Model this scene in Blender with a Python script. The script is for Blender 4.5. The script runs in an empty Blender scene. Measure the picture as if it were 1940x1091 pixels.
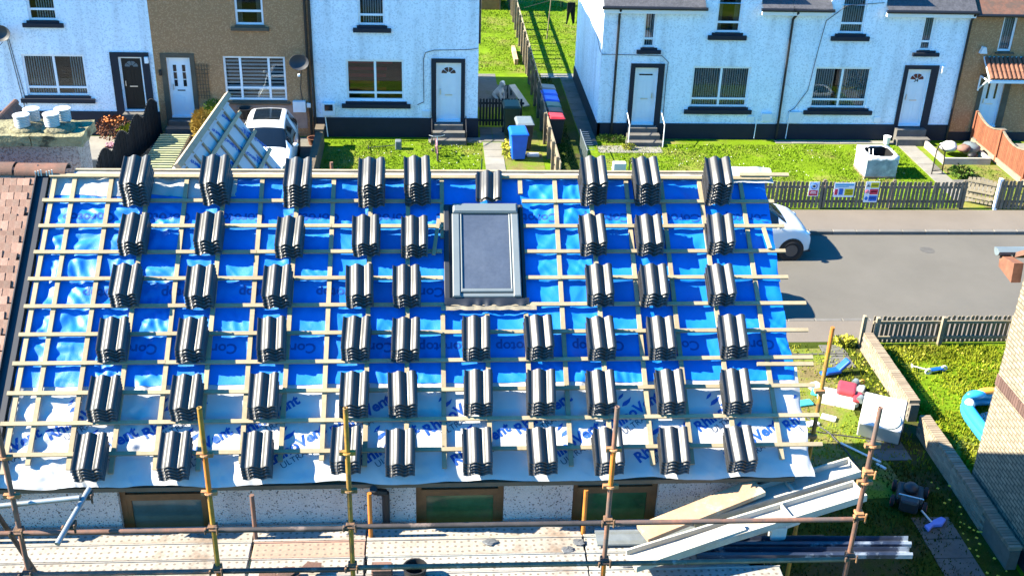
import bpy, bmesh, math, random
from mathutils import Vector, Matrix, noise
random.seed(7)
SC = bpy.context.scene
COL = SC.collection
R = math.radians
# ------------------------------------------------------------------ camera, sky, sun, exposure
cam_d = bpy.data.cameras.new('camera'); cam = bpy.data.objects.new('camera', cam_d); COL.objects.link(cam)
cam_d.sensor_width = 36; cam_d.sensor_fit = 'HORIZONTAL'; cam_d.lens = 39.77; cam_d.clip_start = .1; cam_d.clip_end = 2000
CAM_PITCH, CAM_YAW, CAM_ROLL = R(27.44), R(4.56), R(1.91)
def cam_matrix():
    R1 = Matrix(((math.cos(CAM_YAW), -math.sin(CAM_YAW), 0), (math.sin(CAM_YAW), math.cos(CAM_YAW), 0), (0, 0, 1)))
    sp, cp = math.sin(CAM_PITCH), math.cos(CAM_PITCH)
    B = Matrix(((1, 0, 0), (0, -sp, -cp), (0, cp, -sp)))
    R2 = Matrix(((math.cos(CAM_ROLL), -math.sin(CAM_ROLL), 0), (math.sin(CAM_ROLL), math.cos(CAM_ROLL), 0), (0, 0, 1)))
    M = R2 @ B @ R1
    return Matrix((M[0], -M[1], -M[2])).transposed().to_4x4()
cam.matrix_world = Matrix.Translation((0, 0, 12.8)) @ cam_matrix()
SC.camera = cam
SUN_EL, SUN_AZ = R(36), R(0)         # sun from the left, almost square along the street
W = bpy.data.worlds.new('World'); SC.world = W; W.use_nodes = True
wn = W.node_tree.nodes; bgn = wn['Background']
sky = wn.new('ShaderNodeTexSky'); sky.sky_type = 'NISHITA'; sky.sun_disc = False
sky.sun_elevation = SUN_EL; sky.sun_rotation = R(-90) + SUN_AZ
sky.ozone_density = 5.0; sky.dust_density = .6; sky.air_density = 1.1
hs = wn.new('ShaderNodeHueSaturation'); hs.inputs['Saturation'].default_value = 1.95
W.node_tree.links.new(sky.outputs[0], hs.inputs['Color']); W.node_tree.links.new(hs.outputs[0], bgn.inputs[0]); bgn.inputs[1].default_value = .096
sun_d = bpy.data.lights.new('sun', 'SUN'); sun_d.energy = 5.0; sun_d.angle = R(.5); sun_d.color = (1, .91, .72)
sun = bpy.data.objects.new('sun', sun_d); COL.objects.link(sun)
sdir = Vector((math.cos(SUN_EL)*math.cos(SUN_AZ), -math.cos(SUN_EL)*math.sin(SUN_AZ), -math.sin(SUN_EL)))
sun.rotation_euler = sdir.to_track_quat('-Z', 'Y').to_euler(); sun.location = (-30, 5, 30)
SC.view_settings.view_transform = 'Standard'; SC.view_settings.look = 'None'
SC.view_settings.exposure = 2.25; SC.view_settings.gamma = 1
SC.render.engine = 'CYCLES'
# ------------------------------------------------------------------ helpers
ORG = {}
class MB:
    def __init__(s): s.v = []; s.f = []
    def add(s, vs, fs, M=None):
        o = len(s.v)
        s.v += [tuple(M @ Vector(p)) if M else tuple(p) for p in vs]
        s.f += [tuple(i+o for i in q) for q in fs]; return s
    def box(s, x0, x1, y0, y1, z0, z1, M=None):
        vs = [(x0,y0,z0),(x1,y0,z0),(x1,y1,z0),(x0,y1,z0),(x0,y0,z1),(x1,y0,z1),(x1,y1,z1),(x0,y1,z1)]
        return s.add(vs, [(0,3,2,1),(4,5,6,7),(0,1,5,4),(1,2,6,5),(2,3,7,6),(3,0,4,7)], M)
    def cbox(s, x0, x1, y0, y1, z0, z1, c=.01, M=None):      # box with chamfered upper rim
        vs = [(x0,y0,z0),(x1,y0,z0),(x1,y1,z0),(x0,y1,z0),(x0,y0,z1-c),(x1,y0,z1-c),(x1,y1,z1-c),(x0,y1,z1-c),
              (x0+c,y0+c,z1),(x1-c,y0+c,z1),(x1-c,y1-c,z1),(x0+c,y1-c,z1)]
        fs = [(0,3,2,1),(8,9,10,11)]
        for a in range(4):
            b = (a+1) % 4; fs += [(a,b,b+4,a+4),(a+4,b+4,b+8,a+8)]
        return s.add(vs, fs, M)
    def tube(s, p, q, r, n=8, r2=None, cap=True):
        p = Vector(p); q = Vector(q); d = (q-p).normalized(); r2 = r if r2 is None else r2
        a = d.orthogonal().normalized(); b = d.cross(a)
        vs = []
        for c, rr in ((p, r), (q, r2)):
            for i in range(n):
                t = 2*math.pi*i/n; vs.append(c+(a*math.cos(t)+b*math.sin(t))*rr)
        fs = [(i, (i+1) % n, n+(i+1) % n, n+i) for i in range(n)]
        if cap: fs += [tuple(range(n-1, -1, -1)), tuple(range(n, 2*n))]
        return s.add(vs, fs)
    def path(s, pts, r, n=6):
        for a, b in zip(pts, pts[1:]): s.tube(a, b, r, n)
        return s
    def lathe(s, prof, c=(0,0,0), n=14, M=None):
        vs = []; fs = []
        for r, z in prof:
            for i in range(n):
                t = 2*math.pi*i/n; vs.append((c[0]+r*math.cos(t), c[1]+r*math.sin(t), c[2]+z))
        for k in range(len(prof)-1):
            for i in range(n):
                j = (i+1) % n; fs.append((k*n+i, k*n+j, (k+1)*n+j, (k+1)*n+i))
        fs += [tuple(range(n-1,-1,-1)), tuple(range((len(prof)-1)*n, len(prof)*n))]
        return s.add(vs, fs, M)
    def prism(s, pts, a, b, f):                        # pts 2d outline, f(u,v,t)->xyz for t in a,b
        n = len(pts); vs = [f(u, v, a) for u, v in pts]+[f(u, v, b) for u, v in pts]
        fs = [tuple(range(n-1,-1,-1)), tuple(range(n, 2*n))]+[(i,(i+1) % n,n+(i+1) % n,n+i) for i in range(n)]
        return s.add(vs, fs)
    def torus(s, c, R_, r, ax='x', n=18, m=6):
        vs = []; fs = []
        for i in range(n):
            t = 2*math.pi*i/n
            for j in range(m):
                u = 2*math.pi*j/m; rr = R_+r*math.cos(u); h = r*math.sin(u)
                p = (h, rr*math.cos(t), rr*math.sin(t)) if ax == 'x' else ((rr*math.cos(t), h, rr*math.sin(t)) if ax == 'y' else (rr*math.cos(t), rr*math.sin(t), h))
                vs.append((c[0]+p[0], c[1]+p[1], c[2]+p[2]))
        for i in range(n):
            for j in range(m):
                a, b = (i+1) % n, (j+1) % m; fs.append((i*m+j, a*m+j, a*m+b, i*m+b))
        return s.add(vs, fs)
    def blob(s, c, rad, n=8, m=6, jit=.0, flat=1):
        vs = []; fs = []
        for i in range(m+1):
            ph = math.pi*i/m
            for j in range(n):
                t = 2*math.pi*j/n; k = 1+random.uniform(-jit, jit)
                vs.append((c[0]+rad[0]*k*math.sin(ph)*math.cos(t), c[1]+rad[1]*k*math.sin(ph)*math.sin(t), c[2]+rad[2]*k*math.cos(ph)))
        for i in range(m):
            for j in range(n):
                b = (j+1) % n; fs.append((i*n+j, (i+1)*n+j, (i+1)*n+b, i*n+b))
        return s.add(vs, fs)
    def mesh(s, name, off=(0,0,0), smooth=False):
        me = bpy.data.meshes.new(name)
        me.from_pydata([(p[0]-off[0], p[1]-off[1], p[2]-off[2]) for p in s.v], [], s.f); me.validate()
        bm = bmesh.new(); bm.from_mesh(me); bmesh.ops.recalc_face_normals(bm, faces=bm.faces); bm.to_mesh(me); bm.free()
        if smooth:
            for p in me.polygons: p.use_smooth = True
        return me
    def build(s, name, mat, parent=None, smooth=False, bevel=0, label=None, auto=None):
        if parent is not None: off = ORG[parent.name]
        else:
            xs = [p[0] for p in s.v]; ys = [p[1] for p in s.v]; zs = [p[2] for p in s.v]
            off = ((min(xs)+max(xs))/2, (min(ys)+max(ys))/2, min(zs))
        me = s.mesh(name, off, smooth or auto is not None)
        o = bpy.data.objects.new(name, me); COL.objects.link(o); ORG[o.name] = off
        if parent is not None: o.parent = parent
        else: o.location = off
        me.materials.append(M_[mat] if isinstance(mat, str) else mat)
        if auto is not None:
            bm = bmesh.new(); bm.from_mesh(me)
            for e in bm.edges:
                if len(e.link_faces) == 2 and e.calc_face_angle(0) > R(auto): e.smooth = False
            bm.to_mesh(me); bm.free()
        if bevel:
            b = o.modifiers.new('bevel', 'BEVEL'); b.width = bevel; b.segments = 2; b.limit_method = 'ANGLE'
        if label: o['label'] = label
        return o
def thing(name, label, cat, loc=(0,0,0), group=None, rz=0, local=False):
    o = bpy.data.objects.new(name, None); COL.objects.link(o); o.location = loc; o.rotation_euler = (0,0,rz)
    o.empty_display_size = .2
    ORG[o.name] = (0,0,0) if local else tuple(loc)
    o['label'] = label; o['category'] = cat
    if group: o['group'] = group
    return o
def tag(o, label, cat, group=None):
    o['label'] = label; o['category'] = cat
    if group: o['group'] = group
    return o
def struct(o): o['kind'] = 'structure'; return o
def stuff(o, label=None, cat=None):
    o['kind'] = 'stuff'
    if label: o['label'] = label
    if cat: o['category'] = cat
    return o
def copy_tree(o, parent=None):
    c = o.copy(); COL.objects.link(c); ORG[c.name] = ORG[o.name]
    if parent: c.parent = parent
    for ch in list(o.children): copy_tree(ch, c)
    return c
# ------------------------------------------------------------------ materials
M_ = {}
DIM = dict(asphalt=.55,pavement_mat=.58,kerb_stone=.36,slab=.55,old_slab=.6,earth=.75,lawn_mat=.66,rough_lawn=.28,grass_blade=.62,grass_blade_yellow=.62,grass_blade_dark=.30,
 leaf_gold=.7,leaf_green=.7,leaf_yellow=.65,leaf_red=.7,flower_orange=.7,petal_yellow=.7,petal_white=.7,chimney_roughcast=.55,grey_roughcast=1,terracotta=.38,red_fence=.5,grey_fence=.62,
 pale_fence=.55,old_timber=.55,shed_wood=.6,black_fence=.6,batten_wood=.42,ridge_wood=.46,grey_membrane=.68,white_membrane=.5,roof_tile_black=.46,clay_tile=.52,clay_ridge=.42,stone_coping=.6,
 haunch_mortar=.6,pot_white=.75,rust_tube=.7,yellow_tube=.55,orange_tube=.7,green_tube=.6,galv_tube=.7,dark_tube=.7,coupler_mat=.7,coupler_orange=.6,deck_cream=.56,deck_pink=.54,deck_grey=.56,
 timber_white=.8,timber_orange=.65,wrap_blue=.7,broken_clay=.55,bin_blue=1.25,bin_green=.7,bin_grey=.7,bin_red=.7,toy_blue=.7,toy_red=.7,toy_white=.8,appliance_white=.8,wrap_white=.75,slat_green=.85,
 coping_brick=.5,wall_brick=.5,mortar=.5,soldier_brick=.55,rooflight_grey=.62,lead=.6,navy_paint=.5,concrete_step=.6,tar_patch=.8,pool_blue=1,blue_print=.6,ink_print=.6,fur_white=.8,pink_paint=.7,stone=.6,brown_trim=.6,wood_window=.7,green_pane=.8,car_white=.9)
def mat(name, col, rough=.75, var=.2, scale=6., bump=0., bscale=60., spec=.4, metal=0., col2=None, thr=(.45,.6), rnd=0., fine=0., fscale=120., coat=0., sub=0.):
    kd = DIM.get(name, 1); col = [c*kd for c in col]; col2 = [c*kd for c in col2] if col2 else None
    m = bpy.data.materials.new(name); m.use_nodes = True; M_[name] = m
    nt = m.node_tree; N = nt.nodes; L = nt.links.new; P = N['Principled BSDF']
    P.inputs['Roughness'].default_value = rough; P.inputs['Specular IOR Level'].default_value = spec; P.inputs['Metallic'].default_value = metal
    if coat: P.inputs['Coat Weight'].default_value = coat
    tc = N.new('ShaderNodeTexCoord'); vec = tc.outputs['Object']
    n1 = N.new('ShaderNodeTexNoise'); n1.inputs['Scale'].default_value = scale; n1.inputs['Detail'].default_value = 6; n1.inputs['Roughness'].default_value = .65; L(vec, n1.inputs['Vector'])
    mx = N.new('ShaderNodeMix'); mx.data_type = 'RGBA'
    mx.inputs['A'].default_value = (*[c*(1-var) for c in col], 1); mx.inputs['B'].default_value = (*[min(1, c*(1+var)) for c in col], 1)
    rp = N.new('ShaderNodeMapRange'); rp.inputs[1].default_value = .3; rp.inputs[2].default_value = .7; L(n1.outputs['Fac'], rp.inputs[0]); L(rp.outputs[0], mx.inputs['Factor'])
    out = mx.outputs['Result']
    if col2:
        n2 = N.new('ShaderNodeTexNoise'); n2.inputs['Scale'].default_value = scale*.45; n2.inputs['Detail'].default_value = 8; n2.inputs['Roughness'].default_value = .7; L(vec, n2.inputs['Vector'])
        r2 = N.new('ShaderNodeMapRange'); r2.inputs[1].default_value = thr[0]; r2.inputs[2].default_value = thr[1]; L(n2.outputs['Fac'], r2.inputs[0])
        m2 = N.new('ShaderNodeMix'); m2.data_type = 'RGBA'; L(r2.outputs[0], m2.inputs['Factor']); L(out, m2.inputs['A']); m2.inputs['B'].default_value = (*col2, 1); out = m2.outputs['Result']
    if fine:
        n3 = N.new('ShaderNodeTexNoise'); n3.inputs['Scale'].default_value = fscale; n3.inputs['Detail'].default_value = 3; L(vec, n3.inputs['Vector'])
        r3 = N.new('ShaderNodeMapRange'); r3.inputs[1].default_value = .3; r3.inputs[2].default_value = .7; r3.inputs[3].default_value = 1-fine; r3.inputs[4].default_value = 1+fine; L(n3.outputs['Fac'], r3.inputs[0])
        m3 = N.new('ShaderNodeVectorMath'); m3.operation = 'SCALE'; L(out, m3.inputs[0]); L(r3.outputs[0], m3.inputs['Scale']); out = m3.outputs[0]
    if rnd:
        oi = N.new('ShaderNodeObjectInfo'); r4 = N.new('ShaderNodeMapRange'); r4.inputs[3].default_value = 1-rnd; r4.inputs[4].default_value = 1+rnd; L(oi.outputs['Random'], r4.inputs[0])
        m4 = N.new('ShaderNodeVectorMath'); m4.operation = 'SCALE'; L(out, m4.inputs[0]); L(r4.outputs[0], m4.inputs['Scale']); out = m4.outputs[0]
    L(out, P.inputs['Base Color'])
    if bump:
        nb = N.new('ShaderNodeTexNoise'); nb.inputs['Scale'].default_value = bscale; nb.inputs['Detail'].default_value = 5; L(vec, nb.inputs['Vector'])
        bp = N.new('ShaderNodeBump'); bp.inputs['Strength'].default_value = 1; bp.inputs['Distance'].default_value = bump; L(nb.outputs['Fac'], bp.inputs['Height']); L(bp.outputs[0], P.inputs['Normal'])
    return m
def speckle(name, col, speck, amount=.3, scale=45., rough=.9, bump=.012, patch=None):
    """roughcast / pebbledash: chips of stone thrown into the render"""
    m = mat(name, col, rough, .06, 1.2, 0, col2=patch, thr=(.5,.75)); nt = m.node_tree; N = nt.nodes; L = nt.links.new; P = N['Principled BSDF']
    src = P.inputs['Base Color'].links[0].from_socket
    tc = [n for n in N if n.type == 'TEX_COORD'][0]
    v = N.new('ShaderNodeTexVoronoi'); v.inputs['Scale'].default_value = scale; L(tc.outputs['Object'], v.inputs['Vector'])
    sep = N.new('ShaderNodeSeparateColor'); L(v.outputs['Color'], sep.inputs[0])
    th = N.new('ShaderNodeMapRange'); th.inputs[1].default_value = 1-amount; th.inputs[2].default_value = min(1, 1-amount+.12); L(sep.outputs[0], th.inputs[0])
    mx = N.new('ShaderNodeMix'); mx.data_type = 'RGBA'; L(th.outputs[0], mx.inputs['Factor']); L(src, mx.inputs['A']); mx.inputs['B'].default_value = (*speck, 1)
    res = mx.outputs['Result']
    if patch:                                      # rain streaks and uneven weathering
        mp = N.new('ShaderNodeMapping'); mp.inputs['Scale'].default_value = (2.6, 2.6, .25); L(tc.outputs['Object'], mp.inputs['Vector'])
        ns = N.new('ShaderNodeTexNoise'); ns.inputs['Scale'].default_value = 1; ns.inputs['Detail'].default_value = 5; L(mp.outputs[0], ns.inputs['Vector'])
        rs = N.new('ShaderNodeMapRange'); rs.inputs[1].default_value = .48; rs.inputs[2].default_value = .72; rs.inputs[3].default_value = 1; rs.inputs[4].default_value = .80; L(ns.outputs['Fac'], rs.inputs[0])
        ms = N.new('ShaderNodeVectorMath'); ms.operation = 'SCALE'; L(res, ms.inputs[0]); L(rs.outputs[0], ms.inputs['Scale']); res = ms.outputs[0]
    L(res, P.inputs['Base Color'])
    bp = N.new('ShaderNodeBump'); bp.inputs['Strength'].default_value = 1; bp.inputs['Distance'].default_value = bump
    L(v.outputs['Distance'], bp.inputs['Height']); L(bp.outputs[0], P.inputs['Normal']); return m
def glassmat(name, tint=(.02,.03,.04), refl=.25, rough=.02):
    m = bpy.data.materials.new(name); m.use_nodes = True; M_[name] = m; nt = m.node_tree; N = nt.nodes; L = nt.links.new
    out = N['Material Output']; N.remove(N['Principled BSDF'])
    tr = N.new('ShaderNodeBsdfTransparent'); tr.inputs[0].default_value = (*tint, 1)
    gl = N.new('ShaderNodeBsdfGlossy'); gl.inputs['Roughness'].default_value = rough; gl.inputs[0].default_value = (.9,.95,1,1)
    fr = N.new('ShaderNodeFresnel'); fr.inputs[0].default_value = 1.5
    ad = N.new('ShaderNodeMath'); ad.operation = 'ADD'; ad.inputs[1].default_value = refl; ad.use_clamp = True; L(fr.outputs[0], ad.inputs[0])
    mx = N.new('ShaderNodeMixShader'); L(ad.outputs[0], mx.inputs[0]); L(tr.outputs[0], mx.inputs[1]); L(gl.outputs[0], mx.inputs[2]); L(mx.outputs[0], out.inputs[0]); return m
# street and garden
mat('asphalt', (.19,.176,.152), .92, .10, .5, .004, 90, .25, col2=(.165,.157,.14), thr=(.55,.75), fine=.16, fscale=70)
mat('pavement_mat', (.24,.205,.17), .92, .10, .7, .003, 90, .25, col2=(.24,.21,.18), thr=(.5,.7), fine=.14, fscale=60)
mat('kerb_stone', (.36,.34,.31), .9, .14, 3, .003, 60, .25, rnd=.14)
mat('slab', (.36,.34,.30), .9, .14, 2.5, .003, 50, .25, col2=(.27,.26,.22), thr=(.5,.7), rnd=.12, fine=.1)
mat('old_slab', (.19,.185,.165), .92, .18, 2.5, .004, 50, .2, col2=(.12,.13,.07), thr=(.52,.68), rnd=.12, fine=.12)
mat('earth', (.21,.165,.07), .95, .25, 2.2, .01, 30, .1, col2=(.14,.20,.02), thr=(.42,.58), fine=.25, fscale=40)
mat('lawn_mat', (.155,.255,.006), .95, .3, 1.0, .01, 60, .1, col2=(.27,.24,.07), thr=(.50,.66), fine=.3, fscale=45)
mat('rough_lawn', (.13,.19,.018), .95, .3, 1.8, .01, 60, .1, col2=(.20,.165,.07), thr=(.48,.62), fine=.3, fscale=45)
mat('grass_blade', (.165,.29,.005), .85, .28, .9, 0, spec=.2, col2=(.30,.28,.06), thr=(.50,.66))
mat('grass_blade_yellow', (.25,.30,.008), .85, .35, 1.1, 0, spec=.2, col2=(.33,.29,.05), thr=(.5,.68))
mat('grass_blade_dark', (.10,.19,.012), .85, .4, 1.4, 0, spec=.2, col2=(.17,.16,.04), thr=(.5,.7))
mat('leaf_gold', (.42,.28,.05), .8, .4, 9, 0, spec=.2); mat('leaf_green', (.08,.15,.015), .8, .4, 9, 0, spec=.2)
mat('leaf_yellow', (.34,.36,.03), .8, .4, 9, 0, spec=.2); mat('leaf_red', (.16,.06,.03), .8, .5, 9, 0, spec=.2)
mat('flower_orange', (.75,.25,.06), .7, .3, 20); mat('petal_yellow', (.75,.62,.05), .7, .2, 20); mat('petal_white', (.75,.75,.68), .7, .1, 20)
mat('bark', (.12,.085,.05), .9, .3, 12, .01, 30)
# buildings
speckle('white_roughcast', (.80,.87,.93), (.64,.71,.77), .30, 26, bump=.007, patch=(.72,.79,.85))
speckle('brown_roughcast', (.36,.185,.085), (.46,.25,.125), .35, 30, bump=.007)
speckle('grey_roughcast', (.52,.45,.42), (.10,.085,.08), .15, 75, bump=.010, patch=(.36,.33,.31))
speckle('chimney_roughcast', (.50,.46,.42), (.17,.14,.12), .34, 60, bump=.010)
mat('navy_paint', (.022,.028,.048), .75, .15, 3, .003, 40)
mat('white_frame', (.78,.80,.82), .35, .04, 3); mat('white_door', (.74,.78,.82), .4, .04, 3); mat('black_door', (.003,.003,.0035), .5, .1, 3)
mat('brown_trim', (.16,.125,.085), .85, .2, 4, .003, 40); mat('silver', (.6,.6,.58), .3, .05, 5, metal=.8); mat('brass', (.55,.42,.12), .35, .05, 5, metal=.7)
mat('slate_roof', (.06,.06,.068), .7, .25, 7, .004, 30, fine=.2, fscale=20); mat('black_gutter', (.012,.012,.014), .45, .1, 5)
mat('interior', (.012,.012,.014), .9, .2, 3); mat('blind_slat', (.55,.56,.54), .8, .08, 3, rnd=.0); mat('blind_zebra', (.62,.64,.66), .8, .05, 3)
mat('curtain', (.25,.22,.17), .9, .2, 8); mat('red_curtain', (.30,.012,.02), .9, .3, 6); mat('concrete_step', (.17,.16,.145), .9, .2, 3, .004, 40, fine=.12)
glassmat('window_glass', (.80,.86,.88), .0); mat('dark_window', (.012,.016,.022), .06, .1, 2, spec=.6)
mat('cable', (.03,.03,.035), .6); mat('dish_grey', (.035,.037,.042), .55, .1, 4); mat('meter_white', (.66,.68,.70), .5, .05, 4)
mat('terracotta', (.40,.17,.10), .8, .25, 8, .003, 40, rnd=.2); mat('red_fence', (.34,.115,.055), .85, .2, 6, .003, 30, rnd=.18)
mat('grey_fence', (.27,.22,.155), .9, .3, 5, .003, 40, col2=(.17,.155,.12), rnd=.25); mat('pale_fence', (.36,.31,.22), .9, .25, 5, .003, 40, rnd=.15)
mat('black_fence', (.030,.032,.034), .75, .35, 9, .003, 30, rnd=.3); mat('old_timber', (.30,.24,.16), .9, .3, 5, .004, 30, rnd=.15); mat('shed_wood', (.40,.22,.08), .85, .25, 4, .003, 30, rnd=.12)
# the roof under repair
mat('batten_wood', (.66,.53,.33), .8, .12, 5, .001, 50, rnd=.10, fine=.07, fscale=25); mat('ridge_wood', (.62,.50,.33), .8, .18, 4, .002, 40, rnd=.08, fine=.1, fscale=25)
mat('blue_membrane', (.0012,.145,.53), .5, .10, 3, .002, 120, .45); mat('grey_membrane', (.64,.635,.64), .75, .05, 3, .001, 300, .3); mat('white_membrane', (.74,.74,.73), .75, .05, 3, .001, 300, .3)
mat('blue_print_dark', (.001,.055,.26), .65, .06, 9); mat('blue_print', (.006,.10,.48), .65, .05, 9); mat('ink_print', (.06,.09,.17), .65, .1, 9)
mat('roof_tile_black', (.075,.076,.078), .44, .14, 10, .0004, 240, .54, rnd=.12, fine=.1, fscale=90)
mat('clay_tile', (.46,.27,.20), .88, .16, 9, .003, 60, .25, rnd=.30, fine=.15, fscale=60, col2=(.38,.29,.23), thr=(.55,.75)); mat('clay_ridge', (.34,.17,.12), .85, .2, 8, .003, 60, .25, rnd=.12, fine=.12, col2=(.22,.15,.12))
mat('lead', (.16,.17,.185), .55, .2, 6, .002, 30, .5); mat('dark_flashing', (.016,.019,.026), .5, .15, 6); mat('rooflight_grey', (.21,.245,.26), .4, .06, 5, spec=.5)
mat('rooflight_glass', (.055,.068,.095), .14, .12, 3, spec=.6, col2=(.085,.10,.13), thr=(.5,.8), fine=.06, fscale=30)
mat('stone_coping', (.34,.31,.18), .95, .3, 9, .02, 30, .15, col2=(.09,.085,.055), thr=(.53,.62), fine=.2); mat('haunch_mortar', (.30,.27,.17), .95, .3, 14, .02, 35, .15, col2=(.07,.065,.05), thr=(.55,.63))
mat('pot_white', (.62,.64,.64), .6, .1, 9, .001, 30); mat('wood_window', (.17,.075,.028), .5, .25, 7, .001, 40); mat('green_pane', (.04,.10,.04), .15, .45, 3, spec=.5, col2=(.09,.09,.05), thr=(.5,.62)); mat('teal_pane', (.05,.085,.085), .12, .4, 2, spec=.5)
# scaffold
mat('rust_tube', (.24,.115,.075), .7, .35, 7, .001, 60, .4, col2=(.14,.10,.085), rnd=.2); mat('yellow_tube', (.52,.29,.045), .65, .25, 7, .001, 60, .4, col2=(.22,.13,.06), thr=(.50,.60)); mat('orange_tube', (.62,.20,.03), .6, .2, 7, .001, 60, .4, col2=(.33,.17,.08), thr=(.56,.66)); mat('green_tube', (.13,.145,.10), .7, .4, 8, .001, 60, .4, col2=(.30,.31,.29), thr=(.58,.64)); mat('galv_tube', (.34,.38,.40), .42, .15, 9, .0005, 80, .5, metal=.5); mat('dark_tube', (.055,.045,.042), .6, .4, 6, .001, 60, .4, col2=(.22,.16,.13), thr=(.6,.66)); mat('coupler_mat', (.09,.06,.045), .7, .4, 20, .002, 60, col2=(.25,.13,.06)); mat('coupler_orange', (.50,.24,.10), .7, .3, 20, .002, 60)
mat('timber_white', (.50,.47,.40), .85, .14, 5, .002, 40, fine=.1, col2=(.40,.34,.26), thr=(.55,.72)); mat('timber_orange', (.55,.34,.20), .85, .16, 6, .002, 40, fine=.12, col2=(.62,.55,.42), thr=(.5,.65)); mat('wrap_blue', (.035,.045,.075), .25, .4, 3, .004, 12, .6, col2=(.30,.34,.40), thr=(.54,.60)); mat('broken_clay', (.30,.16,.12), .9, .3, 9, .004, 40, rnd=.35, col2=(.14,.09,.07))
def deckmat(name, col, col2):
    m = mat(name, col, .75, .13, 4, .001, 60, .4, col2=col2, thr=(.5,.66), rnd=.10, fine=.1, fscale=30); nt = m.node_tree; N = nt.nodes; L = nt.links.new; P = N['Principled BSDF']
    src = P.inputs['Base Color'].links[0].from_socket; tc = [n for n in N if n.type == 'TEX_COORD'][0]
    v = N.new('ShaderNodeTexVoronoi'); v.voronoi_dimensions = '2D'; v.inputs['Scale'].default_value = 13; v.inputs['Randomness'].default_value = .25; L(tc.outputs['Object'], v.inputs['Vector'])
    th = N.new('ShaderNodeMapRange'); th.inputs[1].default_value = .16; th.inputs[2].default_value = .22; L(v.outputs['Distance'], th.inputs[0])
    mx = N.new('ShaderNodeMix'); mx.data_type = 'RGBA'; L(th.outputs[0], mx.inputs['Factor']); mx.inputs['A'].default_value = (.13,.11,.09,1); L(src, mx.inputs['B']); L(mx.outputs['Result'], P.inputs['Base Color'])
deckmat('deck_cream', (.50,.46,.40), (.33,.25,.19)); deckmat('deck_pink', (.52,.33,.25), (.42,.27,.19)); deckmat('deck_grey', (.44,.44,.41), (.34,.29,.24))
# things
mat('car_white', (.78,.79,.80), .25, .02, 2, coat=.6); mat('car_glass', (.006,.008,.010), .08, .1, 2, spec=.7); mat('tyre', (.015,.015,.016), .85); mat('rim', (.10,.10,.105), .4, .1, 5, metal=.6); mat('lamp_glass', (.55,.62,.66), .1, .1, 5, spec=.7); mat('black_plastic', (.012,.012,.013), .55, .15, 6)
mat('bin_blue', (.004,.085,.48), .45, .08, 4); mat('bin_green', (.008,.045,.03), .5, .15, 4); mat('bin_grey', (.17,.21,.23), .5, .1, 4); mat('bin_red', (.55,.03,.045), .5, .1, 4); mat('bin_dark', (.02,.023,.028), .5, .1, 4); mat('bin_green_lid', (.035,.12,.09), .5, .1, 4)
mat('toy_blue', (.01,.12,.62), .4, .1, 5); mat('toy_white', (.78,.78,.76), .5, .05, 5); mat('toy_red', (.55,.06,.08), .45, .2, 5); mat('toy_teal', (.05,.42,.48), .5, .1, 5); mat('toy_orange', (.70,.30,.05), .5, .1, 5); mat('pool_blue', (.03,.30,.62), .35, .08, 5); mat('appliance_white', (.78,.77,.75), .4, .04, 4); mat('appliance_door', (.40,.48,.42), .2, .2, 3, spec=.6); mat('wrap_white', (.72,.73,.73), .35, .08, 5, .01, 14, .5); mat('wrap_clear', (.30,.34,.38), .25, .3, 4, .008, 14, .6, col2=(.55,.58,.60), thr=(.56,.62)); mat('black_cloth', (.006,.006,.007), .9); mat('pink_paint', (.62,.30,.38), .45, .1, 6); mat('fur_white', (.78,.74,.68), .95, .15, 20, .01, 60); mat('red_light', (.50,.07,.06), .5, .2, 8)
mat('sign_white', (.78,.79,.80), .5, .03, 5); mat('sign_red', (.60,.03,.07), .5, .05, 5); mat('sign_blue', (.01,.12,.50), .5, .05, 5); mat('sign_yellow', (.62,.52,.01), .5, .05, 5); mat('sign_cyan', (.10,.35,.55), .5, .05, 5); mat('sign_black', (.02,.02,.02), .5)
def brickmat(name, c1, c2, mortar, bw, bh, axes='YZ', ms=.012):
    m = mat(name, c1, .9, .1, 3); nt = m.node_tree; N = nt.nodes; L = nt.links.new; P = N['Principled BSDF']; tc = [n for n in N if n.type == 'TEX_COORD'][0]
    sp = N.new('ShaderNodeSeparateXYZ'); cb = N.new('ShaderNodeCombineXYZ'); L(tc.outputs['Object'], sp.inputs[0])
    L(sp.outputs[axes[0]], cb.inputs[0]); L(sp.outputs[axes[1]], cb.inputs[1])
    b = N.new('ShaderNodeTexBrick'); L(cb.outputs[0], b.inputs['Vector']); b.inputs['Scale'].default_value = 1; b.inputs['Brick Width'].default_value = bw; b.inputs['Row Height'].default_value = bh; b.inputs['Mortar Size'].default_value = ms; b.inputs['Mortar Smooth'].default_value = .1
    b.inputs['Color1'].default_value = (*c1, 1); b.inputs['Color2'].default_value = (*c2, 1); b.inputs['Mortar'].default_value = (*mortar, 1)
    nz = N.new('ShaderNodeTexNoise'); nz.inputs['Scale'].default_value = 6; nz.inputs['Detail'].default_value = 6; L(tc.outputs['Object'], nz.inputs['Vector'])
    rp = N.new('ShaderNodeMapRange'); rp.inputs[1].default_value = .3; rp.inputs[2].default_value = .7; rp.inputs[3].default_value = .8; rp.inputs[4].default_value = 1.2; L(nz.outputs['Fac'], rp.inputs[0])
    sc = N.new('ShaderNodeVectorMath'); sc.operation = 'SCALE'; L(b.outputs['Color'], sc.inputs[0]); L(rp.outputs[0], sc.inputs['Scale']); L(sc.outputs[0], P.inputs['Base Color'])
    bp = N.new('ShaderNodeBump'); bp.inputs['Distance'].default_value = .008; bp.invert = True; L(b.outputs['Fac'], bp.inputs['Height']); L(bp.outputs[0], P.inputs['Normal'])
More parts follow.
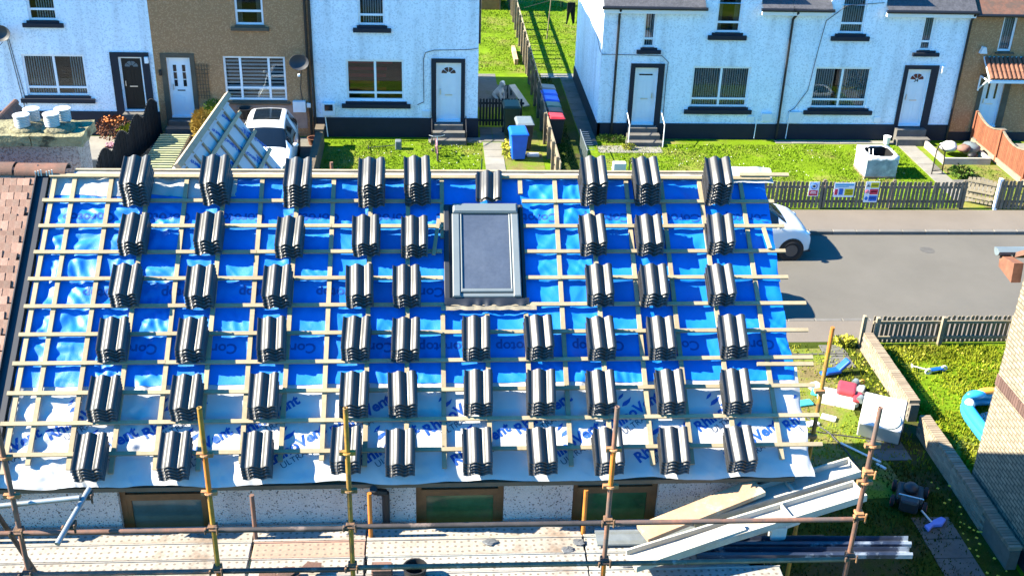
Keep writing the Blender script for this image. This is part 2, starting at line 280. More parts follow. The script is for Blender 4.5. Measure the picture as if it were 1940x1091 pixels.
brickmat('buff_brick', (.30,.25,.175), (.225,.185,.13), (.10,.085,.065), .22, .075)
mat('soldier_brick', (.17,.10,.085), .9, .2, 8, .003, 50, rnd=.2); mat('coping_brick', (.46,.36,.25), .9, .15, 8, .003, 50, rnd=.2); mat('wall_brick', (.48,.39,.28), .9, .15, 8, .003, 50, rnd=.2); mat('mortar', (.26,.23,.19), .95, .15, 9, .003, 60)
# ------------------------------------------------------------------ ground, road, pavements, gardens
def sheet(name, x0, x1, y0, y1, z, m, nx=1, ny=1, wob=0, parent=None, thick=.0):
    b = MB(); vs = []; fs = []
    for j in range(ny+1):
        for i in range(nx+1):
            vs.append((x0+(x1-x0)*i/nx+(random.uniform(-wob, wob) if wob else 0), y0+(y1-y0)*j/ny+(random.uniform(-wob, wob) if wob else 0), z))
    for j in range(ny):
        for i in range(nx): fs.append((j*(nx+1)+i, j*(nx+1)+i+1, (j+1)*(nx+1)+i+1, (j+1)*(nx+1)+i))
    b.add(vs, fs); return b.build(name, m, parent)
struct(sheet('ground', -600, 600, -300, 900, -.13, 'lawn_mat'))
struct(sheet('road', -90, 90, 22.7, 28.15, -.10, 'asphalt'))
b = MB(); b.box(-90, 90, -40, 22.82, -.4, 0); struct(b.build('near_plots', 'rough_lawn'))
b = MB(); b.box(-90, 90, 28.02, 140, -.4, 0); struct(b.build('far_plots', 'lawn_mat'))
pf = struct(sheet('far_pavement', -60, 60, 28.02, 29.38, .005, 'pavement_mat'))
pn = struct(sheet('near_pavement', -60, 60, 21.85, 22.82, .005, 'pavement_mat'))
kme = {}
def kerb(y0, y1, xs0, xs1, par):
    x = xs0
    while x < xs1:
        w = .66; b = MB(); b.cbox(x+.006, x+w-.006, y0, y1, -.3, .012+random.uniform(-.003, .003), .015); b.build('kerbstone', 'kerb_stone', par); x += w
kerb(27.88, 28.02, 7.8, 18.6, pf); kerb(22.82, 22.95, 6.4, 13.2, pn)
b = MB(); b.box(-60, 7.8, 27.88, 28.02, -.3, .01); b.box(18.6, 60, 27.88, 28.02, -.3, .01); struct(b.build('far_kerb', 'kerb_stone'))
b = MB(); b.box(-60, 6.4, 22.82, 22.95, -.3, .01); b.box(13.2, 60, 22.82, 22.95, -.3, .01); struct(b.build('near_kerb', 'kerb_stone'))
# worn patches on the road, repairs and a drain cover
b = MB(); b.lathe([(.2, 0), (.2, .004)], (13.4, 26.9, -.1), 12); struct(b.build('patched_tar', mat('tar_patch', (.095,.09,.082), .9, .2, 5, fine=.1)))
lawns = {}
def lawn(name, x0, x1, y0, y1, m='lawn_mat', z=.005): 
    nx = max(2, int((x1-x0)/.5)); ny = max(2, int((y1-y0)/.5))
    return struct(sheet(name, x0, x1, y0, y1, z, m, nx, ny, 0))
lawn('front_lawn', -3.35, 1.62, 29.5, 34.95); lawn('front_lawn', 5.2, 15.45, 29.5, 34.75)
lawn('back_lawn', 1.55, 3.6, 42.6, 60); lawn('back_lawn', 3.85, 14, 42.6, 64)
lawn('side_lawn', 3.80, 4.90, 29.6, 42.4, 'rough_lawn', .006)
lawn('neighbour_lawn', 9.86, 16, 10, 21.8, 'lawn_mat', .004)
struct(sheet('back_path', 1.55, 2.45, 38.4, 42.4, .006, 'old_slab')); struct(sheet('back_yard', 2.45, 3.05, 36.4, 41.0, .007, 'old_slab', 3, 6, .03))
struct(sheet('front_step_path', -.1, 1.62, 34.75, 35.25, .010, 'slab'))
struct(sheet('driveway', -9, -3.5, 29.4, 35.2, .006, 'old_slab')); struct(sheet('gravel_strip', 2.3, 3.5, 31.0, 36.0, .008, 'earth'))
struct(sheet('front_yard', -16, -9.2, 29.4, 35.2, .006, 'slab', 6, 6, .03))
def slabs(name, x0, x1, y0, y1, sx, sy, m='slab', z=.01, label=None):
    root = bpy.data.objects.new(name, None); COL.objects.link(root); root.location = (x0, y0, 0); ORG[root.name] = (x0, y0, 0); struct(root)
    y = y0
    while y < y1-.05:
        x = x0
        while x < x1-.05:
            b = MB(); h = z+random.uniform(0, .008); b.box(x+.008, min(x+sx, x1)-.008, y+.008, min(y+sy, y1)-.008, z-.02, h); b.build('paving_slab', m, root); x += sx
        y += sy
    return root
slabs('garden_path', 1.6, 2.42, 34.85, 36.25, .41, .7, 'old_slab'); slabs('garden_path', 1.66, 2.28, 31.0, 34.8, .62, .62, 'slab'); slabs('garden_path', 5.35, 7.45, 33.9, 34.55, .55, .65, 'slab', .012)
slabs('side_path', 4.92, 5.42, 34.6, 42.3, .5, .7, 'old_slab', .012); slabs('garden_path', 15.5, 16.1, 30.0, 35.0, .6, .6, 'slab', .014); slabs('garden_path', 11.4, 15.5, 34.85, 35.15, .55, .3, 'slab', .014); slabs('garden_path', 18.4, 21, 31.5, 35.0, .9, .9, 'slab', .014)
slabs('side_path', 5.6, 6.4, 42.2, 42.75, .8, .55, 'slab', .012); slabs('back_step', 4.2, 5.55, 41.9, 42.5, .65, .6, 'slab', .014)
slabs('stepping_stones', 8.75, 9.3, 20.7, 21.7, .55, .5, 'old_slab', .012); slabs('stepping_stones', 8.65, 9.2, 19.55, 20.1, .55, .5, 'old_slab', .012); slabs('stepping_stones', 8.55, 9.25, 17.3, 18.0, .7, .35, 'old_slab', .012); slabs('stepping_stones', 8.55, 9.3, 14.0, 15.6, .7, .5, 'old_slab', .012)
struct(sheet('flower_bed', 16.15, 18.1, 29.5, 33.0, .008, 'earth', 5, 6, .04)); struct(sheet('worn_sunlit_patch', 5.4, 8.7, 16.2, 21.6, .007, 'earth', 4, 6, .08))  # worn earth, coloured brighter as sunlit ground beside the darkened shaded garden
# ------------------------------------------------------------------ the house being re-roofed
PITCH = R(35); RY, RZ = 12.794, 7.724
UP = Vector((0, math.cos(PITCH), math.sin(PITCH))); NR = Vector((0, -math.sin(PITCH), math.cos(PITCH)))
def RP(x, s, h=0.): return Vector((x, RY, RZ))-UP*s+NR*h
RM = Matrix.Translation((0, RY, RZ)) @ Matrix(((1,0,0),(0,-UP.y,NR.y),(0,-UP.z,NR.z))).to_4x4()   # local (x, s, h) -> world
house = thing('house_under_repair', 'house with stripped roof under blue and pale membrane, battens and tile stacks', 'house', (0, 9.8, 0))
def wall_holes(mb, x0, x1, z0, z1, y, holes, depth=.14, flip=1):
    xs = sorted(set([x0, x1]+[h[0] for h in holes]+[h[1] for h in holes])); zs = sorted(set([z0, z1]+[h[2] for h in holes]+[h[3] for h in holes]))
    for a, b in zip(xs, xs[1:]):
        for c, d in zip(zs, zs[1:]):
            mx, mz = (a+b)/2, (c+d)/2
            if any(h[0] < mx < h[1] and h[2] < mz < h[3] for h in holes): continue
            mb.add([(a,y,c),(b,y,c),(b,y,d),(a,y,d)], [(0,1,2,3)])
    for a, b, c, d in holes:
        yy = y+depth
        mb.add([(a,y,c),(b,y,c),(b,y,d),(a,y,d),(a,yy,c),(b,yy,c),(b,yy,d),(a,yy,d)], [(0,1,5,4),(1,2,6,5),(2,3,7,6),(3,0,4,7)])
wins = [(-3.31,-2.36,4.2,5.36), (-.18,.77,4.2,5.36), (1.52,2.46,4.2,5.36)]
b = MB(); wall_holes(b, -4.55, 3.78, 0, 5.40, 9.8, wins, .12); b.build('front_wall', 'grey_roughcast', house)
b = MB(); b.prism([(9.8,0),(17.9,0),(17.9,4.0),(12.79,7.58),(9.8,5.5)], 3.55, 3.776, lambda u, v, t: (t, u, v)); b.build('gable_wall', 'grey_roughcast', house)
b = MB(); b.box(-4.55, 3.55, 17.6, 17.9, 0, 4.0); b.build('rear_wall', 'grey_roughcast', house)
b = MB(); b.prism([(0,0),(0,-.16),(5.9,-.16),(5.9,0)], -4.56, 4.02, lambda u, v, t: (t, RY+math.cos(PITCH)*u, RZ-.03-math.sin(PITCH)*u+v)); b.build('rear_roof', 'grey_membrane', house)
b = MB(); b.box(-4.58, 3.98, .0, 3.83, -.14, -.045, RM); b.build('roof_deck', 'old_timber', house)
for i, (a, c, d, e) in enumerate(wins):
    w = MB(); y0, y1 = 9.86, 9.92
    w.box(a, c, y0, y1, e-.05, e); w.box(a, a+.06, y0, y1, d, e-.05); w.box(c-.06, c, y0, y1, d, e-.05); w.box(a+.06, c-.06, y0-.01, y1, 5.14, 5.22); w.box(a+.06, c-.06, y0, y1, d, d+.06); w.box(a+.06, a+.11, y0+.005, y1, d+.06, 5.14); w.box(c-.11, c-.06, y0+.005, y1, d+.06, 5.14)
    wo = w.build('window', 'wood_window', house)
    p = MB(); p.box(a+.06, c-.06, 9.885, 9.895, 5.22, e-.05); p.build('pane', 'teal_pane', wo)
    p = MB(); p.box(a+.11, c-.11, 9.885, 9.895, d+.06, 5.14); p.build('pane', 'teal_pane' if i == 0 else 'green_pane', wo)
b = MB(); b.box(-4.56, 3.9, 9.66, 9.70, 5.40, 5.45); b.build('eaves_board', 'brown_trim', house)
b = MB(); b.box(-4.56, 3.9, 9.702, 9.797, 5.40, 5.412); b.build('soffit', 'brown_trim', house)
b = MB(); b.path([(-.62, 9.62, 5.42), (-.62, 9.70, 5.33), (-.5, 9.74, 5.28), (-.5, 9.74, .1)], .04, 8); b.build('downpipe', 'black_plastic', house)
b = MB(); b.blob((3.1, 9.80, 5.09), (.05, .006, .05), 8, 5, .35); b.build('damp_stain', 'rust_tube', house)
# counter battens (X) and battens (s)
CBX = [-4.40,-4.17,-3.75,-3.32,-2.88,-2.44,-2.0,-1.58,-1.16,-.72,-.28,.12,.62,1.06,1.48,1.91,2.35,2.78,3.25,3.76]
BS = [.116+.3425*i for i in range(11)]
def hmem(x, s):
    a = max([c for c in CBX if c <= x] or [-4.6]); c2 = min([c for c in CBX if c > x] or [4.25])
    t = (x-a)/max(.05, c2-a); sh = max(0, 1-(2*t-1)**2)
    nz = noise.noise(Vector((x*2.3+s*1.3, s*2.2, 3.3)))
    wr = math.sin(6.2*(s*3.2+x*1.9+1.6*noise.noise(Vector((x*1.2, s*1.2, 0)))))
    wr2 = math.sin(9*(s*2.1-x*3.5+1.8*noise.noise(Vector((x*1.7, s*1.7, 7)))))
    amp = .12+.6*max(0, noise.noise(Vector((x*.9, s*.9, 11)))+.35)+(.5 if x < -2.9 else 0)
    h = -.016*sh+sh*(.0125*wr*amp+.0080*wr2*amp+.009*nz)
    cz = noise.noise(Vector(((x*.8+s*1.1)*1.1, (s*.9-x*.8)*4.2, 21))); cy_ = noise.noise(Vector(((s*1.2-x*.5)*1.3, (x*.9+s*.5)*5.0, 33)))
    h += sh*(.010*max(0, 1-abs(cz)*7)+.007*max(0, 1-abs(cy_)*8))*min(1, amp*1.6)
    if s > 3.70: h += .012*math.sin(7.5*x+3*math.sin(2.1*x))*min(1, (s-3.70)/.12)
    if s > 3.80: h -= 2.6*(s-3.80)**2
    if x > 3.98: h -= 1.6*(x-3.98)**2*(1+.6*math.sin(s*9))
    return h
def membrane(name, x0, x1, s0, s1, lift, m, edge0=0, edge1=0, step=.02):
    nx = int((x1-x0)/step); ny = max(2, int((s1-s0)/step)); vs = []; fs = []
    for j in range(ny+1):
        for i in range(nx+1):
            x = x0+(x1-x0)*i/nx; u = j/ny
            e0 = s0+edge0*noise.noise(Vector((x*2.2, s0, 1))); e1 = s1+edge1*noise.noise(Vector((x*1.6, s1, 2)))
            xx = x+(.03*noise.noise(Vector((0, u*5+s0, 5))) if i == nx else 0)
            s = e0+(e1-e0)*u; vs.append(RP(xx, s, hmem(x, s)+lift))
    for j in range(ny):
        for i in range(nx): fs.append((j*(nx+1)+i, (j+1)*(nx+1)+i, (j+1)*(nx+1)+i+1, j*(nx+1)+i+1))
    b = MB(); b.add(vs, fs); o = b.build(name, m, house, smooth=True); return o
mem_g = membrane('membrane', -4.46, 4.10, 2.55, 3.87, 0, 'grey_membrane', 0, .05); mem_g['label'] = 'pale grey membrane along the eaves'
mem_b2 = membrane('membrane', -4.46, 4.06, 1.38, 2.755, .006, 'blue_membrane', 0, .02); mem_b2['label'] = 'lower blue membrane sheet'
mem_b = membrane('membrane', -4.46, 4.08, .05, 1.50, .012, 'blue_membrane', 0, .015); mem_b['label'] = 'upper blue membrane sheet'
mem_w = membrane('membrane', -4.46, -2.3, .10, .36, .018, 'white_membrane', 0, .05); mem_w['label'] = 'white membrane strip below the ridge'
# ridge strip: crinkled pale sheet folded over the ridge
vs = []; fs = []; n = 280
for i in range(n+1):
    x = -4.2+8.35*i/n
    for k, (s, h) in enumerate(((.115, .022), (.075, .028), (.035, .012), (.0, -.03))):
        w = noise.noise(Vector((x*5, k*1.3, 4))); vs.append(RP(x, s+.010*w, h+.012*w))
for i in range(n):
    for k in range(3): fs.append((i*4+k, i*4+k+1, i*4+k+5, i*4+k+4))
b = MB(); b.add(vs, fs); b.build('ridge_strip', 'white_membrane', house, smooth=True)
vs = []; fs = []      # loose flap of pale sheet at the right end of the ridge
for i in range(13):
    x = 3.62+.55*i/12
    for k in range(5):
        s = -.06+.24*k/4; vs.append(RP(x+.02*noise.noise(Vector((k, i*.6, 2))), s, .045+.03*noise.noise(Vector((x*7, s*9, 8)))-.12*max(0, x-4.0)))
for i in range(12):
    for k in range(4): fs.append((i*5+k, i*5+k+1, i*5+k+6, i*5+k+5))
b = MB(); b.add(vs, fs); b.build('ridge_flap', 'white_membrane', house, smooth=True)
def bar(x0, x1, s0, s1, h0, h1, skew=0):
    b = MB(); b.add([(x0,s0,h0),(x1,s0+skew,h0),(x1,s1+skew,h0),(x0,s1,h0),(x0,s0,h1),(x1,s0+skew,h1),(x1,s1+skew,h1),(x0,s1,h1)],
                    [(0,3,2,1),(4,5,6,7),(0,1,5,4),(1,2,6,5),(2,3,7,6),(3,0,4,7)], RM); return b
for x in CBX:
    j = random.uniform(-.012, .012)
    segs = [(.10, 3.62+random.uniform(0, .16))]
    if x in (.62, 1.06): segs = [(.10, .34), (1.93, 3.62+random.uniform(0, .16))]
    if x == .12: segs = [(.10, .95), (1.93, 3.74)]
    for s0, s1 in segs:
        b = MB(); b.add([(x-.025,s0,.022),(x+.025,s0,.022),(x+.025+j,s1,.022),(x-.025+j,s1,.022),(x-.025,s0,.047),(x+.025,s0,.047),(x+.025+j,s1,.047),(x-.025+j,s1,.047)],
                        [(0,3,2,1),(4,5,6,7),(0,1,5,4),(1,2,6,5),(2,3,7,6),(3,0,4,7)], RM); b.build('counter_batten', 'batten_wood', house)
REND = [4.11,4.11,4.19,4.15,4.13,4.29,4.26,4.26,4.23,4.22,4.20]
LEND = [-4.46,-4.49,-4.48,-4.48,-4.49,-4.48,-4.48,-4.49,-4.49,-4.5,-4.4]
for i, s in enumerate(BS):
    cuts = [LEND[i]]
    for k in (1, 2):
        c = CBX[(4+5*k+3*i) % 14+2]
        if c > cuts[-1]+1: cuts.append(c)
    cuts.append(REND[i]+.02)
    for a, c in zip(cuts, cuts[1:]):
        rng = [(a, c)]
        if 1 <= i <= 4:      # the battens stop either side of the roof window
            rng = []
            if a < .1: rng.append((a, min(c, .13)))
            if c > 1.1: rng.append((max(a, 1.07), c))
        for p, q in rng:
            if q-p > .05: bar(p+.002, q-.002, s-.022, s+.022, .049, .074, random.uniform(-.006, .006)).build('batten', 'batten_wood', house)
b = MB(); b.box(-4.2, .9, RY-.015, RY+.03, RZ-.05, RZ+.012); b.build('ridge_board', 'ridge_wood', house)
b = MB(); b.box(.905, 4.08, RY-.013, RY+.032, RZ-.05, RZ+.010); b.build('ridge_board', 'ridge_wood', house)
b = MB(); b.box(-4.15, 4.02, RY-.050, RY-.032, RZ-.06, RZ-.012); b.build('ridge_batten', 'old_timber', house)
bar(3.75, 4.36, .06, .105, .07, .095).build('ridge_batten', 'batten_wood', house)
# print on the membranes
def text_geo(body, size, bold=0.):
    cu = bpy.data.curves.new('t', 'FONT'); cu.body = body; cu.size = size; cu.offset = bold; cu.resolution_u = 3
    o = bpy.data.objects.new('t', cu); COL.objects.link(o); dg = bpy.context.evaluated_depsgraph_get(); me = bpy.data.meshes.new_from_object(o.evaluated_get(dg))
    bm = bmesh.new(); bm.from_mesh(me)
    xs = [v.co.x for v in bm.verts]; ys = [v.co.y for v in bm.verts]
    for ax, lo, hi in ((0, min(xs), max(xs)), (1, min(ys), max(ys))):
        c = lo+.045
        while c < hi:
            co = [0,0,0]; co[ax] = c; nn = [0,0,0]; nn[ax] = 1
            bmesh.ops.bisect_plane(bm, geom=bm.verts[:]+bm.edges[:]+bm.faces[:], plane_co=co, plane_no=nn); c += .045
    bmesh.ops.triangulate(bm, faces=bm.faces[:])
    bm.verts.ensure_lookup_table(); vs = [v.co.copy() for v in bm.verts]; fs = [tuple(v.index for v in f.verts) for f in bm.faces]
    bm.free(); bpy.data.objects.remove(o); bpy.data.curves.remove(cu); bpy.data.meshes.remove(me); return vs, fs
def place_print(geo, cx, cs, ang, lift, mb, xr=(-4.42, 4.0), sr=(0, 3.9)):
    """geo: 2-D outline, x to the right and y up the slope; ang turns it on the roof"""
    vs, fs = geo; ca, sa = math.cos(ang), math.sin(ang); P2 = []
    for v in vs:
        X = cx+v.x*ca-v.y*sa; S = cs-(v.x*sa+v.y*ca); P2.append((X, S))
    o = len(mb.v)
    ok = lambda i: xr[0] < P2[i][0] < xr[1] and sr[0] < P2[i][1] < sr[1]
    mb.v += [tuple(RP(X, S, hmem(X, S)+lift)) for X, S in P2]
    mb.f += [tuple(i+o for i in f) for f in fs if all(ok(i) for i in f)]
cor = text_geo('Corotop', .165, .004); sub = text_geo('UNDERLAY MEMBRANE', .033, 0) if False else None
def word(geo, cx, cs, ang, lift, m, par, xr, sr):
    mb = MB(); place_print(geo, cx, cs, ang, lift, mb, xr, sr)
    if mb.f: stuff(mb.build('printed_lettering', m, par))
for k in range(-5, 6): word(cor, .62+.86*k+.02, .60, math.pi, .0150, 'blue_print_dark', mem_b, (-4.42, 4.05), (.1, 1.45))
for k in range(-5, 6): word(cor, 1.30+.86*k, 2.27, math.pi, .0092, 'blue_print_dark', mem_b2, (-4.42, 4.03), (1.5, 2.7))
for k in range(-5, 0): word(cor, 1.0+.86*k, 1.585, math.pi, .0092, 'blue_print_dark', mem_b2, (-4.42, 4.03), (1.5, 2.7))
rh = text_geo('RhinoVent', .168, .0062); ul = text_geo('ULTRA', .098, .0)
horn = ([Vector((0,0,0)), Vector((.055,.012,0)), Vector((.10,.045,0)), Vector((.125,.10,0)), Vector((.085,.075,0)), Vector((.045,.06,0)), Vector((.02,.045,0)), Vector((.0,.09,0)), Vector((.035,.115,0)), Vector((.05,.155,0)), Vector((-.005,.125,0)), Vector((-.03,.08,0))], [(0,1,6),(1,5,6),(1,2,5),(2,4,5),(2,3,4),(7,11,8),(8,11,10),(8,10,9)])
for base_s, x0 in ((3.36, .93), (3.70, .24)):
    for k in range(-7, 6):
        X = x0+.985*k; a = R(33); lim = ((-4.42, 4.07), (2.77, 3.85))
        word(rh, X, base_s, a, .0035, 'blue_print', mem_g, *lim)
        word(ul, X+.13*math.cos(a)+.10*math.sin(a), base_s-.13*math.sin(a)+.10*math.cos(a), a, .0035, 'ink_print', mem_g, *lim)
        word(horn, X+.30*math.cos(a)-.17*math.sin(a), base_s-.30*math.sin(a)-.17*math.cos(a), R(8), .0035, 'blue_print', mem_g, *lim)
# roof window
def rb(x0, x1, s0, s1, h0, h1, name, m, par, c=.008):
    b = MB(); b.cbox(x0, x1, s0, s1, h0, h1, c, RM); return b.build(name, m, par)
b = MB(); b.box(.155, 1.075, .50, 1.86, .0, .052, RM); sk = b.build('roof_window', 'dark_flashing', house); sk['label'] = 'roof window with grey cladding and dusty dark glass'
rb(.245, 1.005, .535, .665, .05, .155, 'top_cover', 'rooflight_grey', sk, .02); rb(.235, .325, .67, 1.76, .05, .135, 'side_cover', 'rooflight_grey', sk, .012); rb(.925, 1.015, .67, 1.76, .05, .135, 'side_cover', 'rooflight_grey', sk, .012)
rb(.330, .352, .672, 1.70, .05, .128, 'sash', 'rooflight_grey', sk); rb(.898, .920, .672, 1.70, .05, .128, 'sash', 'rooflight_grey', sk); rb(.330, .920, 1.655, 1.70, .05, .129, 'sash', 'rooflight_grey', sk); rb(.30, .95, 1.705, 1.755, .05, .11, 'bottom_cover', 'rooflight_grey', sk)
rb(.352, .898, .672, 1.652, .09, .112, 'glass', 'rooflight_glass', sk, .004)
rb(.14, .205, .52, 1.84, .054, .085, 'flashing', 'dark_flashing', sk); rb(1.03, 1.075, .52, 1.84, .054, .085, 'flashing', 'dark_flashing', sk)
vs = []; fs = []
for i in range(61):
    x = .14+.96*i/60
    for k in range(6):
        s = 1.765+.09*k/5+(.018*noise.noise(Vector((x*9, 3, 1))) if k == 5 else 0); vs.append(RP(x, s, .105-.03*k/5+.010*math.sin(x*40+2*math.sin(x*11))*(k/5)))
for i in range(60):
    for k in range(5): fs.append((i*6+k, (i*6+k)+1, (i+1)*6+k+1, (i+1)*6+k))
b = MB(); b.add(vs, fs); b.build('apron', 'dark_flashing', sk, smooth=True)
vs = []; fs = []
for i in range(61):
    x = .10+1.08*i/60
    for k in range(3): vs.append(RP(x, 1.862+.05*k/2+.012*noise.noise(Vector((x*11, k, 6))), .088+.01*noise.noise(Vector((x*14, k, 9)))))
for i in range(60):
    for k in range(2): fs.append((i*3+k, i*3+k+1, i*3+k+4, i*3+k+3))
b = MB(); b.add(vs, fs); b.build('apron_edge', 'pale_fence', sk, smooth=True)
# wing towards the street: steep slope seen over the ridge
A0 = Vector((-3.36, 12.9, 7.31)); A1 = Vector((-3.13, 16.76, 7.31)); wl = (A1-A0).length; wd = (A1-A0)/wl; wr_ = wd.cross(Vector((0,0,1))).normalized(); WP = R(54)
wdn = wr_*math.cos(WP)-Vector((0,0,1))*math.sin(WP); wn_ = wr_*math.sin(WP)+Vector((0,0,1))*math.cos(WP)
WM = Matrix.Translation(A0) @ Matrix((wd, wdn, wn_)).transposed().to_4x4()
b = MB(); b.box(-.6, wl-.02, 0, 2.6, -.1, .0, WM); wm = b.build('wing_membrane', 'grey_membrane', house)
wl2 = wr_*-math.cos(WP)-Vector((0,0,1))*math.sin(WP); wn2 = wr_*-math.sin(WP)+Vector((0,0,1))*math.cos(WP)
b = MB(); b.box(-.6, wl-.02, 0, 2.6, -.1, .0, Matrix.Translation(A0) @ Matrix((wd, wl2, wn2)).transposed().to_4x4()); b.build('wing_membrane', 'grey_membrane', house)
b = MB(); b.prism([(-1.3, -6.8), (1.3, -6.8), (1.3, -1.8), (0, -.12), (-1.3, -1.8)], wl-.35, wl-.15, lambda u, v, t: tuple(A0+wd*t+wr_*u+Vector((0,0,1))*v)); b.build('wing_gable', 'grey_roughcast', house)
for s in (.30, .66, 1.02, 1.38, 1.74): 
    b = MB(); b.box(.1, wl+.06, s-.027, s+.027, .028, .055, WM); b.build('batten', 'batten_wood', house)
for k in range(8):
    b = MB(); t = .35+.45*k; b.box(t-.022, t+.022, .03, 2.4, .003, .027, WM); b.build('counter_batten', 'batten_wood', house)
b = MB(); b.box(.95, wl+.08, -.05, .03, .03, .10, WM); b.build('ridge_board', 'ridge_wood', house)
mb = MB()
for k in range(6):
    for q, s0 in ((0, .62), (.3, 1.02), (0, 1.42), (.3, 1.80)):
        g = rh[0]; o = len(mb.v); a = R(118); g_ = .85; t0 = .6+.62*k+q
        for v in g: mb.v.append(tuple(WM @ Vector((t0+v.x*g_*math.cos(a)-v.y*g_*math.sin(a), s0-v.x*g_*math.sin(a)-v.y*g_*math.cos(a), .003))))
        mb.f += [tuple(i+o for i in f) for f in rh[1]]
stuff(mb.build('printed_lettering', 'blue_print', wm))
# ------------------------------------------------------------------ attached neighbour with the clay tile roof, chimney
nb = thing('red_roofed_house', 'attached house with weathered red clay tile roof and stone-capped chimney', 'house', (-5.2, 9.8, 0))
b = MB(); b.box(-11, -4.555, 9.8, 17.5, 0, 5.40); b.build('wall', 'grey_roughcast', nb)
b = MB(); b.box(-11, -4.60, -.0, 3.9, -.14, -.012, RM); b.build('roof', 'clay_tile', nb)
b = MB(); b.prism([(0,0),(0,-.16),(5.9,-.16),(5.9,0)], -11, -4.58, lambda u, v, t: (t, RY+math.cos(PITCH)*u, RZ-.03-math.sin(PITCH)*u+v)); b.build('rear_roof', 'clay_tile', nb)
tb = MB(); tb.cbox(-.073, .073, -.125, .045, -.0, .015, .004); tme = tb.mesh('clay_tile'); tme.materials.append(M_['clay_tile'])
for r_ in range(39):
    s = .17+.0965*r_
    for c in range(5):
        x = -4.675-.150*c-(.075 if r_ % 2 else 0)
        if s > 3.0 and c > 2: continue
        o = bpy.data.objects.new('roof_tile', tme); COL.objects.link(o); o.parent = nb
        slip = random.choice([0]*9+[.03]); M = RM @ Matrix.Translation((x+random.uniform(-.004,.004), s+slip, .012+random.uniform(0,.005))) @ Matrix.Rotation(R(random.uniform(-1.8,1.8)+(4 if random.random() < .05 else 0)), 4, 'Z') @ Matrix.Rotation(R(-7), 4, 'X')
        o.matrix_local = Matrix.Translation(-Vector(ORG[nb.name])) @ M
b = MB(); b.box(-4.605, -4.475, -.02, 3.92, .015, .045, RM); b.box(-4.612, -4.600, -.02, 3.92, .03, .085, RM); b.build('valley_flashing', 'dark_flashing', nb)
for k, (x0, x1) in enumerate(((-4.86,-4.26),(-5.42,-4.865),(-5.95,-5.425))):
    b = MB(); pr = [(math.sin(a)*.115, math.cos(a)*.09-.02) for a in [R(-95+19*i) for i in range(11)]]; pr = pr+[(p[0]*.84, p[1]*.84-.004) for p in reversed(pr)]
    b.prism(pr, x0, x1-.02, lambda u, v, t: (t, RY+u*1.15, RZ+.005+v+(.012 if k == 1 else 0))); b.build('ridge_tile', 'clay_ridge', nb, auto=50)
b = MB()
for k in range(6): b.box(-4.62+.032*k+(.03 if k > 2 else 0), -4.607+.032*k+(.03 if k > 2 else 0), RY-.140, RY-.128, RZ-.02, RZ+.035+.01*(k % 3))
b.build('mortar_splash', 'petal_white', nb)
b = MB(); b.box(-5.5, -4.32, 13.40, 13.86, 6.2, 7.81); ch = b.build('chimney', 'chimney_roughcast', nb)
def rough_block(x0, x1, y0, y1, z0, z1, name, m, par, j=.018):
    b = MB(); n = 7; vs = []; fs = []
    bm = bmesh.new(); bmesh.ops.create_cube(bm, size=1); bmesh.ops.subdivide_edges(bm, edges=bm.edges[:], cuts=5, use_grid_fill=True)
    bm.verts.ensure_lookup_table()
    for v in bm.verts:
        p = Vector(((x0+x1)/2+v.co.x*(x1-x0), (y0+y1)/2+v.co.y*(y1-y0), (z0+z1)/2+v.co.z*(z1-z0)))
        p += Vector((noise.noise(p*9), noise.noise(p*9+Vector((5,0,0))), noise.noise(p*9+Vector((0,7,0)))))*j; vs.append(tuple(p))
    fs = [tuple(v.index for v in f.verts) for f in bm.faces]; bm.free(); b.add(vs, fs); return b.build(name, m, par, auto=40)
rough_block(-5.6,-4.86,13.33,13.60,7.81,7.945,'coping_stone','stone_coping',ch); rough_block(-4.85,-4.24,13.33,13.60,7.81,7.945,'coping_stone','stone_coping',ch); rough_block(-5.6,-4.86,13.61,13.94,7.81,7.9455,'coping_stone','stone_coping',ch); rough_block(-4.85,-4.24,13.61,13.94,7.81,7.945,'coping_stone','stone_coping',ch)
for cx in (-4.96, -4.60):
    b = MB(); b.blob((cx, 13.63, 7.945), (.22, .22, .07), 12, 8, .10); b.build('haunching', 'haunch_mortar', ch, smooth=True)
for cx, cy, hz in ((-4.99,13.55,.12),(-4.93,13.75,.13),(-4.64,13.57,.13),(-4.56,13.77,.13)):
    b = MB(); pr = [(.075,-.02)]
    for k in range(6): z = .02+hz*k/6; pr += [(.078,z),(.092,z+.006),(.092,z+hz/6*.55),(.078,z+hz/6*.6)]
    pr += [(.085,.02+hz),(.10,.03+hz),(.10,.045+hz),(.0,.05+hz)]
    b.lathe(pr, (cx, cy, 7.98), 18); b.build('chimney_pot', 'pot_white', ch, auto=35)
lw0 = Vector((-6.32, 13.0, 7.16)); lwM = Matrix.Translation(lw0) @ Matrix((Vector((0,1,0)), Vector((math.cos(R(50)),0,-math.sin(R(50)))), Vector((math.sin(R(50)),0,math.cos(R(50)))))).transposed().to_4x4()
b = MB(); b.box(0, 4.0, 0, 2.4, -.1, 0, lwM); wgr = b.build('wing_roof', 'clay_ridge', nb)
for k in range(10):
    for j in range(9):
        b = MB(); y = 2.55+.16*j+(.08 if k % 2 else 0); b.cbox(y, y+.153, .02+.12*k, .17+.12*k, .008, .028, .004, lwM); b.build('roof_tile', 'clay_ridge', wgr)
b = MB(); b.tube(lw0+Vector((0,2.2,-.02)), lw0+Vector((0,4.05,-.02)), .05, 10); b.build('ridge_tile', 'clay_ridge', wgr)
